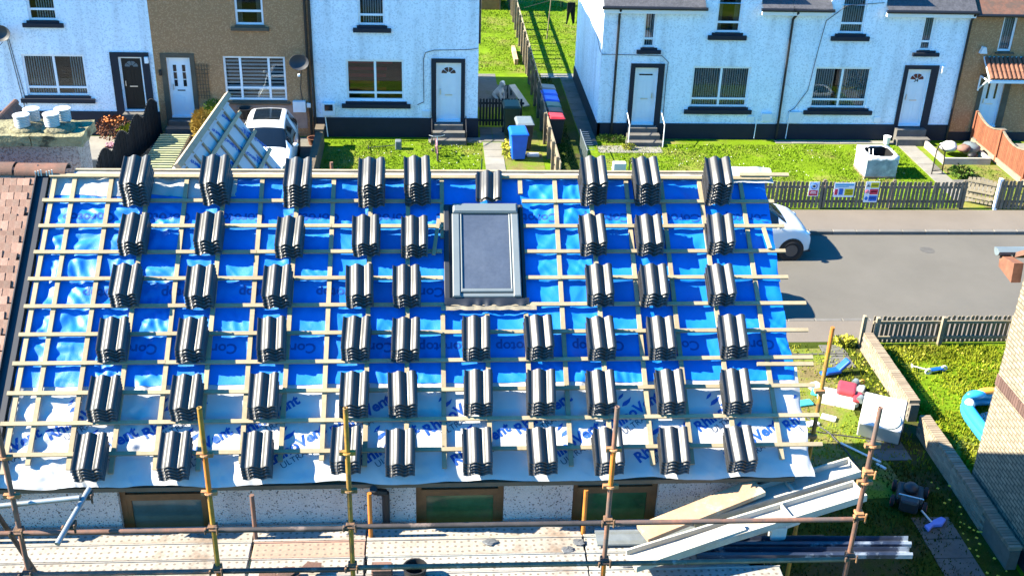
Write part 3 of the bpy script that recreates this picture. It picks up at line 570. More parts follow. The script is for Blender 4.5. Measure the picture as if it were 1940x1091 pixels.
# ------------------------------------------------------------------ stacks of new tiles on the battens
TW, TL, TT = .305, .40, .013
def tile_profile(u):                     # u 0..1 across the tile
    z = 0
    for c, w in ((.42,.42),(.88,.40)):
        d = abs(u-c)/(w/2)
        if d < 1: z += .046*(.5+.5*math.cos(math.pi*d))**.6
    if u < .10: z += .020*min(1, (.10-u)/.05)
    return z
def make_tile():
    N = 26; ys = [0, .012, TL*.5, TL]; vs = []; fs = []
    for side in (1, 0):
        for j, y in enumerate(ys):
            for i in range(N+1):
                u = i/N; z = tile_profile(u)+(TT if side else 0)-(.005 if (j == 0 and side) else 0); vs.append((-TW/2+TW*u, y, z))
    row = N+1; lay = row*len(ys)
    for j in range(len(ys)-1):
        for i in range(N):
            a = j*row+i; fs.append((a, a+1, a+row+1, a+row)); fs.append((lay+a, lay+a+row, lay+a+row+1, lay+a+1))
    for i in range(N): fs.append((i, lay+i, lay+i+1, i+1)); k = (len(ys)-1)*row; fs.append((k+i, k+i+1, lay+k+i+1, lay+k+i))
    for j in range(len(ys)-1): a = j*row; fs.append((a, a+row, lay+a+row, lay+a)); a = j*row+N; fs.append((a, lay+a, lay+a+row, a+row))
    b = MB(); b.add(vs, fs); b.box(-.10, -.07, TL-.05, TL-.03, -.014, .0); b.box(.06, .09, TL-.05, TL-.03, -.014, 0)
    me = b.mesh('roof_tile', smooth=True); bm = bmesh.new(); bm.from_mesh(me)
    for e in bm.edges:
        if len(e.link_faces) == 2 and e.calc_face_angle(0) > R(45): e.smooth = False
    bm.to_mesh(me); bm.free(); me.materials.append(M_['roof_tile_black']); return me
TILE = make_tile()
STACKS = [[(-3.41,.56),(-2.5,.55),(-1.58,.57),(-.69,.56),(-.16,.55),(.67,.50),(1.92,.55),(2.58,.54),(3.41,.53)],
 [(-3.37,1.21),(-2.53,1.21),(-1.62,1.24),(-.74,1.23),(-.21,1.24),(1.87,1.23),(2.54,1.22),(3.36,1.21)],
 [(-3.38,1.87),(-2.56,1.89),(-1.71,1.89),(-.81,1.89),(-.27,1.89),(1.91,1.88),(2.53,1.88),(3.31,1.88)],
 [(-3.43,2.53),(-2.6,2.55),(-1.75,2.54),(-.83,2.52),(-.30,2.54),(.49,2.54),(1.18,2.54),(1.87,2.54),(2.56,2.54),(3.37,2.54)],
 [(-3.45,3.21),(-2.59,3.21),(-1.78,3.20),(-.83,3.19),(-.31,3.19),(.49,3.19),(1.17,3.19),(1.83,3.19),(2.60,3.20),(3.32,3.20)],
 [(-3.49,3.86),(-2.65,3.85),(-1.79,3.86),(-.90,3.82),(-.34,3.85),(.48,3.85),(1.16,3.85),(1.86,3.86),(2.56,3.86),(3.28,3.86)]]
ORD = ['first','second','third','fourth','fifth','sixth','seventh','eighth','ninth','tenth']
ROWN = ['row nearest the ridge','second row from ridge','third row from ridge','third row from eaves','second row from eaves','row along the eaves']
TILT = R(30.5); TN = Vector((0, -math.sin(TILT), math.cos(TILT))); TU = Vector((0, math.cos(TILT), math.sin(TILT)))
for r_, row in enumerate(STACKS):
    for c, (x, s) in enumerate(row):
        n = 8 if r_ == 0 else 5
        if r_ == 0 and c == 5: n = 2
        syaw = R(random.uniform(-2.2, 2.2)); base = RP(x+random.uniform(-.01,.01), s+random.uniform(-.012,.012), .080); px = 0; lean = random.uniform(-.004, .004)
        for k in range(n):
            o = bpy.data.objects.new('stacked_tile', TILE); COL.objects.link(o)
            px += random.uniform(-.004, .004)+lean*.5
            o.location = base+Vector((px, 0, 0))+TN*(.038*k)+TU*(.0165*k+random.uniform(-.004, .004))
            o.rotation_euler = (TILT+R(random.uniform(-.6, .6)), R(random.uniform(-.9, .9)), syaw+R(random.uniform(-1.3, 1.3)))
            pos = 'topmost' if k == n-1 else ('bottom' if k == 0 else {n-2:'second from top', n-3:'third from top', n-4:'fourth from top', n-5:'fifth from top', n-6:'sixth from top', n-7:'seventh from top'}[k])
            tag(o, 'black roof tile %s, %s stack from left, %s' % (pos, ORD[c], ROWN[r_]), 'roof tile', 'new black roof tiles stacked on the battens')
            o['kind'] = 'thing'; ORG[o.name] = (0,0,0)
# loose offcuts
def offcut(x0, x1, s0, s1, h, label, ang=0):
    b = MB(); L_ = math.hypot(x1-x0, s1-s0); a = math.atan2(s1-s0, x1-x0)
    b.box(0, L_, -.022, .022, 0, .024, RM @ Matrix.Translation((x0, s0, h)) @ Matrix.Rotation(a, 4, 'Z')); tag(b.build('timber_offcut', 'batten_wood'), label, 'offcut', 'timber offcuts left on the roof')
offcut(3.62, 4.26, 2.60, 2.605, .075, 'pale timber offcut lying across the right verge below the fourth tile row')
offcut(.08, .02, .72, 1.20, .076, 'short thin timber offcut lying askew left of the roof window'); offcut(3.94, 3.98, .84, 1.12, .076, 'short timber offcut near the right verge, second tile row')
# ------------------------------------------------------------------ scaffold in front of the eaves
sc = thing('scaffold', 'rusty and yellow tube scaffold with couplers along the eaves', 'scaffold', (0, 8.6, 0))
def tube_part(p, q, m, name, r=.0245, par=sc):
    b = MB(); b.tube(p, q, r, 12); return b.build(name, m, par, auto=60)
def coupler(x, y, z, m='coupler_mat', ax='x'):
    b = MB(); b.box(x-.042, x+.042, y-.042, y+.042, z-.03, z+.03); b.tube((x-.075, y-.05, z), (x+.055, y-.05, z), .011, 6); b.tube((x+.05, y-.06, z-.045), (x+.05, y-.06, z+.05), .012, 6); b.box(x-.07, x-.05, y-.075, y-.03, z-.03, z+.028)
    return b.build('coupler', m, sc, bevel=.006)
Y0 = 8.6
STD = [(-3.85, 7.1, 'rust_tube', 'rust_tube'), (-2.07, 7.14, 'yellow_tube', 'orange_tube'), (-.78, 7.12, 'yellow_tube', 'yellow_tube'), (1.69, 7.10, 'rust_tube', 'orange_tube'), (4.17, 7.06, 'rust_tube', 'rust_tube')]
for x, zt, m1, m2 in STD:
    tube_part((x, Y0, 0), (x, Y0, 5.25), m2 if x < 4 else 'rust_tube', 'standard'); tube_part((x, Y0, 5.25), (x, Y0, 6.18), m1, 'standard', .0243); tube_part((x, Y0, 6.18), (x, Y0, 6.62), m2, 'standard', .0246); tube_part((x, Y0, 6.62), (x, Y0, zt-.02), m1, 'standard', .0235)
    b = MB(); b.torus((x, Y0, zt-.012), .018, .007, 'z', 12, 6); b.build('tube_end', m1, sc)
    for z in (5.80, 5.30): coupler(x, Y0-.02, z)
    for z in (6.62, 6.19):
        b = MB(); b.torus((x, Y0, z), .034, .014, 'z', 12, 6); b.box(x-.075, x+.075, Y0-.02, Y0+.02, z-.02, z+.02); b.build('collar', 'coupler_orange' if m2 != 'yellow_tube' else 'yellow_tube', sc)
for a, c, z, m in ((-6.0,-2.09,5.80,'rust_tube'),(-2.05,-.80,5.79,'dark_tube'),(-.76,1.67,5.80,'dark_tube'),(1.71,4.15,5.79,'rust_tube'),(-6.0,-2.09,5.30,'rust_tube'),(-2.05,-.80,5.29,'dark_tube'),(-.76,1.67,5.30,'green_tube'),(1.71,4.15,5.285,'green_tube')):
    tube_part((a, Y0-.05, z), (c, Y0-.05, z-.01), m, 'ledger', .025)
for x, m in ((-1.87,'rust_tube'),(-.66,'orange_tube'),(1.62,'orange_tube'),(-4.6,'rust_tube')): tube_part((x, 9.55, 0), (x, 9.55, 5.42), m, 'standard', .0235); 
for x in (-4.55,-3.87,-2.1,-1.84,-.70,1.60,3.55): tube_part((x, 8.3, 4.77), (x, 9.76, 4.77), 'dark_tube', 'transom')
tube_part((-6, 9.55, 4.72), (4.3, 9.55, 4.72), 'rust_tube', 'ledger'); tube_part((-6, 8.62, 4.72), (4.3, 8.62, 4.72), 'rust_tube', 'ledger')
# loose galvanised handrail return on the left
tube_part((-6.2, 8.62, 5.82), (-3.27, 8.66, 6.11), 'galv_tube', 'handrail', .026); tube_part((-3.22, 8.80, 6.11), (-3.37, 8.2, 5.95), 'galv_tube', 'handrail', .026); coupler(-3.23, 8.76, 6.06); coupler(-3.31, 8.44, 5.97)
tube_part((-4.0, 9.2, 4.6), (-4.05, 8.5, 6.3), 'dark_tube', 'brace'); tube_part((-4.55, 9.0, 3.6), (-4.2, 8.7, 5.3), 'galv_tube', 'brace')
# right return: yellow standard at the gable and its brace
gx, gy = 4.30, 10.35
tube_part((gx, gy, 0), (gx, gy, 6.62), 'yellow_tube', 'standard'); tube_part((gx, gy, 6.62), (gx, gy, 6.92), 'orange_tube', 'standard', .023)
for z in (6.12, 5.52, 5.05):
    b = MB(); b.torus((gx, gy, z), .034, .014, 'z', 12, 6); b.box(gx-.08, gx+.03, gy-.05, gy+.02, z-.02, z+.02); b.build('collar', 'coupler_orange', sc)
b = MB(); b.box(-.03, .03, -.012, .012, 0, .62, Matrix.Translation((gx+.01, gy-.03, 5.15)) @ Matrix.Rotation(R(38), 4, 'Y') @ Matrix.Rotation(R(180), 4, 'X')); b.build('brace', 'timber_orange', sc)
for z in (6.33, 5.82): coupler(4.17, Y0-.02, z, 'coupler_orange')

# decks: each plank a thing of its own
BAYS = [(-4.62,-1.90,'deck_cream','left bay'),(-1.86,-.71,'deck_pink','second bay'),(-.67,1.60,'deck_cream','third bay'),(1.63,3.62,'deck_grey','right bay')]
PN = ['plank against the wall','second plank from the wall','third plank from the wall','outer plank']
for bi, (x0, x1, m, bn) in enumerate(BAYS):
    for k in range(4):
        y1 = 9.74-.262*k; y0 = y1-.252; b = MB(); dz = random.uniform(-.006, .006)
        xa, xb = x0+random.uniform(-.03, .0), x1
        if bi == 3 and k == 2: xb = 3.3
        b.cbox(xa, xb, y0, y1, 4.80+dz, 4.85+dz, .008); b.box(xa, xb, y0-.004, y0+.012, 4.79+dz, 4.862+dz); b.box(xa, xb, y1-.012, y1+.002, 4.79+dz, 4.862+dz)
        mm = m if not (bi == 1 and k != 1) else 'deck_cream'
        if bi == 2 and k == 2: mm = 'deck_grey'
        tag(b.build('scaffold_plank', mm), 'dusty steel scaffold deck, %s in the %s' % (PN[k], bn), 'scaffold plank', 'scaffold deck planks')
# trays and boards leaning across the right bay
def leaning(p, q, w, up=Vector((0,0,1))):
    p = Vector(p); q = Vector(q); d = (q-p).normalized(); n = d.cross(up).normalized(); u = n.cross(d).normalized()
    return Matrix.Translation(p) @ Matrix((d, n*-1, u)).transposed().to_4x4(), (q-p).length
def tray(p, q, w, label, rib):
    M, L_ = leaning(p, q, w); t = thing('timber_tray', label, 'timber tray', tuple(p), 'timber trays leaning over the scaffold')
    b = MB(); b.box(0, L_, -w/2, w/2, 0, .018, M); b.build('base_board', 'timber_white', t)
    for s in (-1, 1):
        b = MB(); b.box(0, L_, s*(w/2-.012)-.012, s*(w/2-.012)+.012, .02, .085, M); b.build('side_board', 'timber_white', t)
    b = MB(); b.box(L_-.02, L_, -w/2+.026, w/2-.026, .02, .08, M); b.build('end_board', 'timber_white', t)
    for r_ in rib:
        b = MB(); b.box(r_, r_+.025, -w/2+.026, w/2-.026, .02, .075, M); b.build('cross_rib', 'timber_white', t)
    return t
tray((2.75, 9.44, 5.08), (4.62, 9.82, 5.42), .27, 'upper pale timber tray with cross ribs leaning over the rail', (1.15,)); tray((2.02, 8.84, 5.02), (4.56, 9.46, 5.38), .27, 'lower pale timber tray with cross ribs, its foot on the outer plank', (1.75,))
M, L_ = leaning((2.18, 9.16, 5.12), (3.50, 9.60, 5.36), .2); b = MB(); b.box(0, L_, -.13, .12, 0, .05, M); tag(b.build('timber_board', 'timber_orange'), 'short orange-stained board lying between the two timber trays', 'board')
M, L_ = leaning((1.98, 8.78, 5.0), (3.20, 9.14, 5.17), .2); b = MB(); b.box(.04, L_, -.13, .02, .10, .128, M); tag(b.build('timber_board', 'timber_white'), 'pale plank lying along the lower timber tray', 'board')
# wrapped lengths of dark trim sticking out to the right
for k, (y, z, x0, x1, lab) in enumerate(((9.24,4.92,2.9,5.08,'upper'),(9.09,4.90,2.75,5.04,'lower'))):
    b = MB(); b.prism([(-.065,0),(.065,0),(.065,.05),(.045,.07),(.03,.02),(-.03,.02),(-.045,.07),(-.065,.05)], x0, x1, lambda u, v, t: (t, y+u-.03*(t-3), z+v)); tag(b.build('wrapped_trim', 'wrap_blue'), '%s film-wrapped length of dark trim jutting past the scaffold end' % lab, 'trim', 'film-wrapped lengths of trim')
b = MB(); b.prism([(-.17,0),(.17,0),(.17,.015),(.10,.03),(.05,.012),(-.02,.03),(-.10,.012),(-.17,.02)], 1.74, 2.85, lambda u, v, t: (t, 9.46+u, 4.875+v)); tag(b.build('metal_sheet', 'galv_tube'), 'grey folded metal sheet lying on the deck behind the rail', 'metal sheet')
# broken clay tiles and rubbish on the outer planks
random.seed(11)
for k in range(13):
    cx = (-1.45 if k < 7 else -.52)+random.uniform(-.28, .22)*(1 if k < 7 else .35); cy = 8.92+random.uniform(-.1, .04); z = 4.87+.014*(k % 7)
    b = MB(); w, l = random.uniform(.06, .12), random.uniform(.05, .09); M = Matrix.Translation((cx, cy, z)) @ Matrix.Rotation(random.uniform(-.5, .5), 4, 'Z') @ Matrix.Rotation(random.uniform(-.15, .15), 4, 'X')
    if k >= 7: M = Matrix.Translation((-.52+.01*(k % 2), 8.93, 4.87+.018*(k-7)))
    pts = [(-w,-l),(w*.4,-l*1.1),(w,-l*.2),(w*.8,l),(-w*.5,l*.9)] if k < 7 else [(-.10,-.07),(.10,-.07),(.10,.07),(-.10,.07)]
    b.prism(pts, 0, .014, lambda u, v, t: tuple(M @ Vector((u, v, t))))
    tag(b.build('broken_tile', 'broken_clay'), 'broken clay tile piece in the loose heap on the outer plank' if k < 7 else 'clay tile in the neat pile beside the yellow standard', 'broken tile', 'broken tiles heaped on the second bay' if k < 7 else 'clay tiles piled by the yellow standard')
for i, (x, y) in enumerate(((1.42, 9.26), (1.55, 9.38), (.6, 9.40), (2.0, 9.0))):
    b = MB(); b.blob((x, y, 4.868), (.075, .05, .010), 9, 4, .3); tag(b.build('mortar_lump', 'lead'), ['flat grey mortar lump left of the rusty standard, nearer one','flat grey mortar lump behind the rusty standard','small grey mortar flake in the middle of the third bay','grey mortar flake near the foot of the lower tray'][i], 'mortar', 'mortar lumps on the deck')
b = MB(); b.lathe([(.10,0),(.12,.16),(.125,.17),(.11,.17),(.09,.02)], (-.18, 8.86, 4.86), 16); tag(b.build('bucket', 'black_plastic', auto=40), 'small black bucket standing on the outer plank', 'bucket')
b = MB(); b.box(-.12,.12,-.08,.08,0,.16, Matrix.Translation((3.82, 9.45, 5.0)) @ Matrix.Rotation(.4, 4, 'Z')); b.box(-.2,-.02,-.05,.05,.0,.2, Matrix.Translation((3.78, 9.3, 4.9))); tag(b.build('packing_bag', 'wrap_white', bevel=.02), 'crumpled pale packing bag under the tray ends', 'bag')
b = MB(); b.box(-.09,.09,-.05,.05,0,.12, Matrix.Translation((4.02, 9.72, 4.95)) @ Matrix.Rotation(.5, 4, 'Y')); tag(b.build('plastic_crate', 'toy_blue', bevel=.01), 'bright blue plastic offcut beyond the scaffold end', 'plastic offcut')
# ------------------------------------------------------------------ houses across the street
FY = 35.3
def window(par, x0, x1, z0, z1, y=FY, mull=(.5,), transom=.2, blind='v', frame='white_frame', fw=.065):
    w = MB(); a, b_ = y+.05, y+.11
    w.box(x0, x1, a, b_, z1-fw, z1); w.box(x0, x1, a, b_, z0, z0+fw); w.box(x0, x0+fw, a, b_, z0+fw, z1-fw); w.box(x1-fw, x1, a, b_, z0+fw, z1-fw)
    cols = [x0+fw]; 
    for m in mull: xm = x0+(x1-x0)*m; w.box(xm-fw*.55, xm+fw*.55, a, b_, z0+fw, z1-fw); cols += [xm-fw*.55, xm+fw*.55]
    cols.append(x1-fw); zt = z0+(z1-z0)*transom; rows = [(z0+fw, z1-fw)]
    if transom:
        for c, d in zip(cols[::2], cols[1::2]): w.box(c, d, a+.003, b_-.003, zt-fw*.5, zt+fw*.5)
        rows = [(z0+fw, zt-fw*.5), (zt+fw*.5, z1-fw)]
    o = w.build('window', frame, par)
    for c, d in zip(cols[::2], cols[1::2]):
        for e, f in rows: p = MB(); p.box(c, d, y+.078, y+.084, e, f); p.build('pane', 'window_glass', o)
    p = MB()
    if blind == 'v':
        x = x0+fw; k = 0
        while x < x1-fw:
            if noise.noise(Vector((x*2.1, z0, y))) > -.28: p.add([(x,y+.17,z0+.05),(x+.042,y+.145,z0+.05),(x+.042,y+.145,z1-.05),(x,y+.17,z1-.05)], [(0,1,2,3)])
            x += .075
        p.build('blind', 'blind_slat', o)
    elif blind == 'h':
        z = z0+fw
        while z < z1-fw: p.box(x0+.04, x1-.04, y+.14, y+.145, z, z+.062); z += .115
        p.build('blind', 'blind_zebra', o)
    elif blind == 'r':
        for k in range(5): zz = z0+.3+.22*k; p.box(x0+.05, x0+.05+(x1-x0)*random.uniform(.25, .9), y+.16, y+.17, zz, zz+.1)
        p.build('blind', 'red_curtain', o)
    elif blind == 'c':
        for s in (0, 1):
            for k in range(5): q = x0+.06+.03*k if s == 0 else x1-.22+.03*k; p.box(q, q+.022, y+.15+.01*(k % 2), y+.165+.01*(k % 2), z0+.05, z1-.05)
        p.build('curtain', 'curtain', o)
    p = MB(); a0, a1, c0, c1, y0_, y1_ = x0-.015, x1+.015, z0-.015, z1+.015, y+.112, y+.9
    p.add([(a0,y0_,c0),(a1,y0_,c0),(a1,y0_,c1),(a0,y0_,c1),(a0,y1_,c0),(a1,y1_,c0),(a1,y1_,c1),(a0,y1_,c1)], [(4,5,6,7),(0,1,5,4),(1,2,6,5),(2,3,7,6),(3,0,4,7)]); p.build('room', 'interior', o); return o
def sill(par, x0, x1, z0, z1, m='navy_paint', y=FY):
    b = MB(); d = (z1-z0); b.box(x0+.12, x1-.12, y-.03, y+.05, z0+d*.55, z1); b.box(x0, x1, y-.09, y-.0, z0, z0+d*.62); return b.build('sill', m, par)
def door(par, x0, x1, z0, z1, m='white_door', style='fan', y=FY):
    b = MB(); f = .06; b.box(x0, x0+f, y+.04, y+.12, z0, z1); b.box(x1-f, x1, y+.04, y+.12, z0, z1); b.box(x0+f, x1-f, y+.04, y+.12, z1-f, z1); b.box(x0, x1, y-.02, y+.10, z0-.05, z0); fr = b.build('door', 'white_frame', par)
    b = MB(); b.box(x0+f, x1-f, y+.07, y+.11, z0, z1-f)
    w = x1-x0-2*f; cx = (x0+x1)/2; H_ = z1-f-z0
    for s in (-1, 1):                                   # raised mouldings
        for za, zb in ((.08,.40),(.46,.78)):
            xa, xb = cx+s*w*.24-w*.17, cx+s*w*.24+w*.17; t = .012
            for q in ((xa,xa+t,z0+H_*za,z0+H_*zb),(xb-t,xb,z0+H_*za,z0+H_*zb),(xa+t,xb-t,z0+H_*za,z0+H_*za+t),(xa+t,xb-t,z0+H_*zb-t,z0+H_*zb)):
                if style == 'slots' and za > .4: continue
                b.box(q[0], q[1], y+.062, y+.07, q[2], q[3])
    b.build('leaf', m, fr)
    if style == 'fan':
        b = MB(); c0 = (cx, z0+H_*.83)
        for k in range(4):
            a0, a1 = R(180-45*k-4), R(180-45*k-41); r0, r1 = w*.10, w*.34
            P4 = [(c0[0]+r0*math.cos(a0), c0[1]+r0*.9*math.sin(a0)), (c0[0]+r1*math.cos(a0), c0[1]+r1*.9*math.sin(a0)), (c0[0]+r1*math.cos((a0+a1)/2)*1.03, c0[1]+r1*.93*math.sin((a0+a1)/2)), (c0[0]+r1*math.cos(a1), c0[1]+r1*.9*math.sin(a1)), (c0[0]+r0*math.cos(a1), c0[1]+r0*.9*math.sin(a1))]
            b.prism(P4, y+.060, y+.068, lambda u, v, t: (u, t, v))
        b.build('fanlight', 'dark_window' if m != 'black_door' else 'bin_grey', fr)
    elif style == 'slots':
        for s in (-1, 1):
            for k in range(3): b = MB(); b.box(cx+s*.14-.05, cx+s*.14+.05, y+.060, y+.068, z0+H_*(.52+.13*k), z0+H_*(.52+.13*k)+H_*.115); b.build('light', 'dark_window', fr)
    elif style == 'slim':
        for s in (-1, 1): b = MB(); b.box(cx+s*.13-.035, cx+s*.13+.035, y+.060, y+.068, z0+H_*.56, z0+H_*.93); b.build('light', 'dark_window', fr)
    elif style == 'bar': b = MB(); b.box(cx-.22, cx+.22, y+.060, y+.068, z0+H_*.88, z0+H_*.905); b.build('light', 'dark_window', fr)
    b = MB(); b.box(cx-.12, cx+.12, y+.058, y+.068, z0+H_*.44, z0+H_*.44+.035); b.build('letterbox', 'silver' if style != 'slots' else 'black_plastic', fr)
    b = MB(); hx = x0+f+.07 if style != 'bar' else x1-f-.07; b.box(hx-.012, hx+.012, y+.03, y+.068, z0+H_*.46, z0+H_*.56); b.build('handle', 'silver', fr); return fr
def surround(par, x0, x1, z0, z1, dx0, dx1, dz1, m='navy_paint', y=FY, d=.05):
    b = MB(); b.box(x0, dx0-.002, y-d, y+.0, z0, z1); b.box(dx1+.002, x1, y-d, y+.0, z0, z1); b.box(dx0-.002, dx1+.002, y-d, y, dz1+.002, z1); return b.build('door_surround', m, par)
def steps(par, x0, x1, ztop, n, y=FY, m='concrete_step', tread=.28):
    for k in range(n):
        b = MB(); e = .10*(n-1-k) if k == n-1 else 0; b.box(x0-.06*(n-1-k), x1+.06*(n-1-k), y-.32-tread*(n-1-k), y-.055 if k == n-1 else y-.32-tread*(n-2-k)-.002, 0, ztop*(k+1)/n); b.build('step', m, par)
def row_house(name, label, x0, x1, wallmat, eave, holes, base_top, base_mat='navy_paint', left_gable=False, right_gable=False):
    h = thing(name, label, 'house', ((x0+x1)/2, FY, 0)); b = MB()
    wall_holes(b, x0, x1, base_top, eave, FY, holes, .14)
    b.build('front_wall', wallmat, h)
    if base_top > .02:
        xs = [x0]+[v for q in holes if q[2] < base_top+.01 for v in (q[0], q[1])]+[x1]; b = MB()
        for a, c in zip(xs[::2], xs[1::2]): b.box(a, c, FY-.035, FY+.1, 0, base_top)
        b.build('base_course', base_mat, h)
    b = MB(); b.box(x0, x1, 41.55, 41.8, 0, eave); b.build('rear_wall', wallmat, h); return h
def gable(h, x, eave, rise, m, base_top, base_mat='navy_paint', s=1):
    b = MB(); b.prism([(FY+.0, base_top), (41.8, base_top), (41.8, eave), ((FY+41.8)/2, eave+rise), (FY, eave)], x, x+.2*s, lambda u, v, t: (t, u+(.008 if u < FY+.1 else 0), v)); b.build('gable_wall', m, h)
    b = MB(); b.box(min(x-.035*s, x+.1*s), max(x-.035*s, x+.1*s), FY-.035, 41.8, 0, base_top); b.build('base_course', base_mat, h)
def pitched(h, x0, x1, eave, rise, m='slate_roof', hip=0):
    b = MB(); ym = (FY+41.8)/2; ov = .25; a, c = FY-ov, 41.8+ov; e = eave-ov*rise/((41.8-FY)/2)
    b.add([(x0,a,e),(x1,a,e),(x1,c,e),(x0,c,e),(x0,ym,eave+rise),(x1-hip,ym,eave+rise)], [(0,1,5,4),(2,3,4,5),(1,2,5),(0,4,3),(0,3,2,1)]); return b.build('roof', m, h)
def pipe(par, pts, m='black_gutter', r=.04): b = MB(); b.path(pts, r, 8); return b.build('downpipe', m, par)
def cable(par, pts): b = MB(); b.path(pts, .010, 5); return b.build('cable', 'cable', par)
def box_part(par, x0, x1, z0, z1, d, name, m, y=FY): b = MB(); b.box(x0, x1, y-d, y-.001, z0, z1); return b.build(name, m, par, bevel=.01)
def dish(x, z, label, r=.31, y=FY):
    t = thing('satellite_dish', label, 'satellite dish', (x, y, z), 'satellite dishes'); b = MB()
    M = Matrix.Translation((x, y-.36, z)) @ Matrix.Rotation(R(-62), 4, 'X') @ Matrix.Rotation(R(180), 4, 'X')
    b.lathe([(.0,.0),(r*.4,.012),(r*.75,.045),(r,.09),(r*.98,.10),(r*.73,.06),(r*.38,.025),(.001,.012)], (0,0,0), 22, Matrix.Translation((x, y-.30, z)) @ Matrix.Rotation(R(78), 4, 'X') @ Matrix.Scale(.8, 4, (0,1,0))); b.build('dish', 'dish_grey', t, auto=40)
    b = MB(); b.tube((x, y-.28, z), (x, y, z-.1), .02, 8); b.tube((x, y-.30, z-.28), (x+.02, y-.72, z-.30), .012, 6); b.build('bracket', 'black_plastic', t); b = MB(); b.box(x-.02, x+.05, y-.76, y-.68, z-.33, z-.25); b.build('receiver', 'white_frame', t, bevel=.01); return t
RZW = .14
# A: white house at far left
EA = 6.0
hA = row_house('white_house', 'white roughcast house with black front door at far left', -15.5, -8.655, 'white_roughcast', EA, [(-12.68,-10.78,1.30,2.62),(-12.25,-11.40,3.68,4.8),(-9.74,-9.02,.0,2.58)], .80)
window(hA,-12.68,-10.78,1.30,2.62); sill(hA,-12.89,-10.62,1.08,1.30); window(hA,-12.25,-11.40,3.68,4.8,mull=(),transom=.30,blind='v'); sill(hA,-12.45,-11.24,3.48,3.68); surround(hA,-9.98,-8.80,.25,2.72,-9.74,-9.02,2.58); door(hA,-9.74,-9.02,.86,2.58,'black_door','fan')
box_part(hA,-9.74,-9.02,.0,.80,.04,'door_base','navy_paint',FY+.05); steps(hA,-9.75,-9.0,.80,3); box_part(hA,-8.92,-8.80,2.40,2.60,.12,'lamp','white_frame'); pitched(hA,-15.5,-8.655,EA,2.5)
cable(hA,[(-12.95,FY-.02,3.1),(-12.75,FY-.02,1.0)]); cable(hA,[(-13.0,FY-.02,3.1),(-12.83,FY-.02,.9)])
dish(-13.05,3.35,'grey satellite dish on the white house at the left edge')
# B: brown house
hB = row_house('brown_house', 'brown roughcast house with white door behind the parked white car', -8.65, -3.80, 'brown_roughcast', EA, [(-6.53,-4.60,1.20,2.63),(-6.03,-5.17,3.62,4.8),(-8.28,-7.55,.0,2.57)], .02)
window(hB,-6.53,-4.60,1.20,2.63,mull=(.27,.73),transom=.28,blind='h'); sill(hB,-6.45,-4.50,1.10,1.20,'brown_trim'); window(hB,-6.03,-5.17,3.62,4.8,mull=(),transom=.36,blind='c'); sill(hB,-6.18,-5.02,3.46,3.62,'brown_trim'); surround(hB,-8.45,-7.40,.1,2.70,-8.28,-7.55,2.57,'brown_trim',d=.03); door(hB,-8.28,-7.55,.66,2.57,'white_door','slots'); box_part(hB,-8.28,-7.55,.0,.60,.04,'door_base','brown_trim',FY+.05); steps(hB,-8.35,-7.5,.58,4,tread=.26); pitched(hB,-8.65,-3.80,EA,2.5)
box_part(hB,-4.42,-4.02,.86,1.22,.16,'meter_box','meter_white'); box_part(hB,-3.99,-3.86,1.0,1.15,.1,'junction_box','meter_white'); b = MB(); b.box(-6.5,-4.0,FY-.02,FY-.001,.28,1.05); b.build('pink_patch', mat('pink_render', (.34,.22,.17), .9, .2, 4, .004, 40), hB); cable(hB,[(-4.10,FY-.03,2.2),(-4.16,FY-.02,1.6),(-4.12,FY-.02,1.2)]); pipe(hB,[(-3.90,FY-.05,EA),(-3.88,FY-.05,0)])
b = MB(); b.box(-8.53,-8.45,FY-.08,FY-.001,2.0,2.18); b.build('lamp', 'black_plastic', hB, bevel=.01)
dish(-4.12,2.55,'grey satellite dish on the brown house wall')
tr = thing('wall_trellis', 'narrow dark trellis on the brown wall beside the white door', 'trellis', (-7.2, FY, 1.4))
for k in range(5): b = MB(); x = -7.38+.085*k; b.box(x, x+.014, FY-.04, FY-.02, 1.25, 2.38); b.build('upright', 'bark', tr)
for k in range(9): b = MB(); z = 1.35+.12*k; b.box(-7.40-.0, -7.00+.02*max(0, k-5), FY-.05, FY-.041, z, z+.014); b.build('crossbar', 'bark', tr)
# C: white end house of the left terrace
hC = row_house('white_house', 'white end-terrace house with red-striped window and white fanlight door', -3.795, 1.50, 'white_roughcast', EA, [(-2.70,-.87,1.22,2.56),(-2.26,-1.43,3.66,4.8),(.16,.95,.0,2.50)], .655)
window(hC,-2.70,-.87,1.22,2.56,transom=.19,blind='r'); sill(hC,-2.87,-.67,.99,1.20); window(hC,-2.26,-1.43,3.66,4.8,mull=(),transom=.28); sill(hC,-2.43,-1.25,3.45,3.66); surround(hC,0.0,1.08,.16,2.63,.16,.95,2.50); door(hC,.16,.95,.58,2.50); box_part(hC,.16,.95,0,.53,.04,'door_base','navy_paint',FY+.05); steps(hC,.10,1.02,.52,3,tread=.24); pitched(hC,-3.795,1.50,EA,2.4,hip=3.2)
b = MB(); b.box(1.30,1.5,FY+.2,41.5,.02,EA-.0); b.build('side_wall', 'white_roughcast', hC); b = MB(); b.box(1.28,1.535,FY-.03,41.5,0,.65); b.build('base_course', 'navy_paint', hC)
box_part(hC,-3.50,-3.08,.74,1.16,.14,'meter_box','meter_white'); b = MB(); b.box(-3.42,-3.16,FY-.15,FY-.139,.92,1.12); b.build('meter_window', 'dark_window', hC); pipe(hC,[(-3.42,FY-.05,.74),(-3.36,FY-.08,.02)],'white_frame',.018); box_part(hC,-.30,-.04,.72,.90,.03,'vent','meter_white')
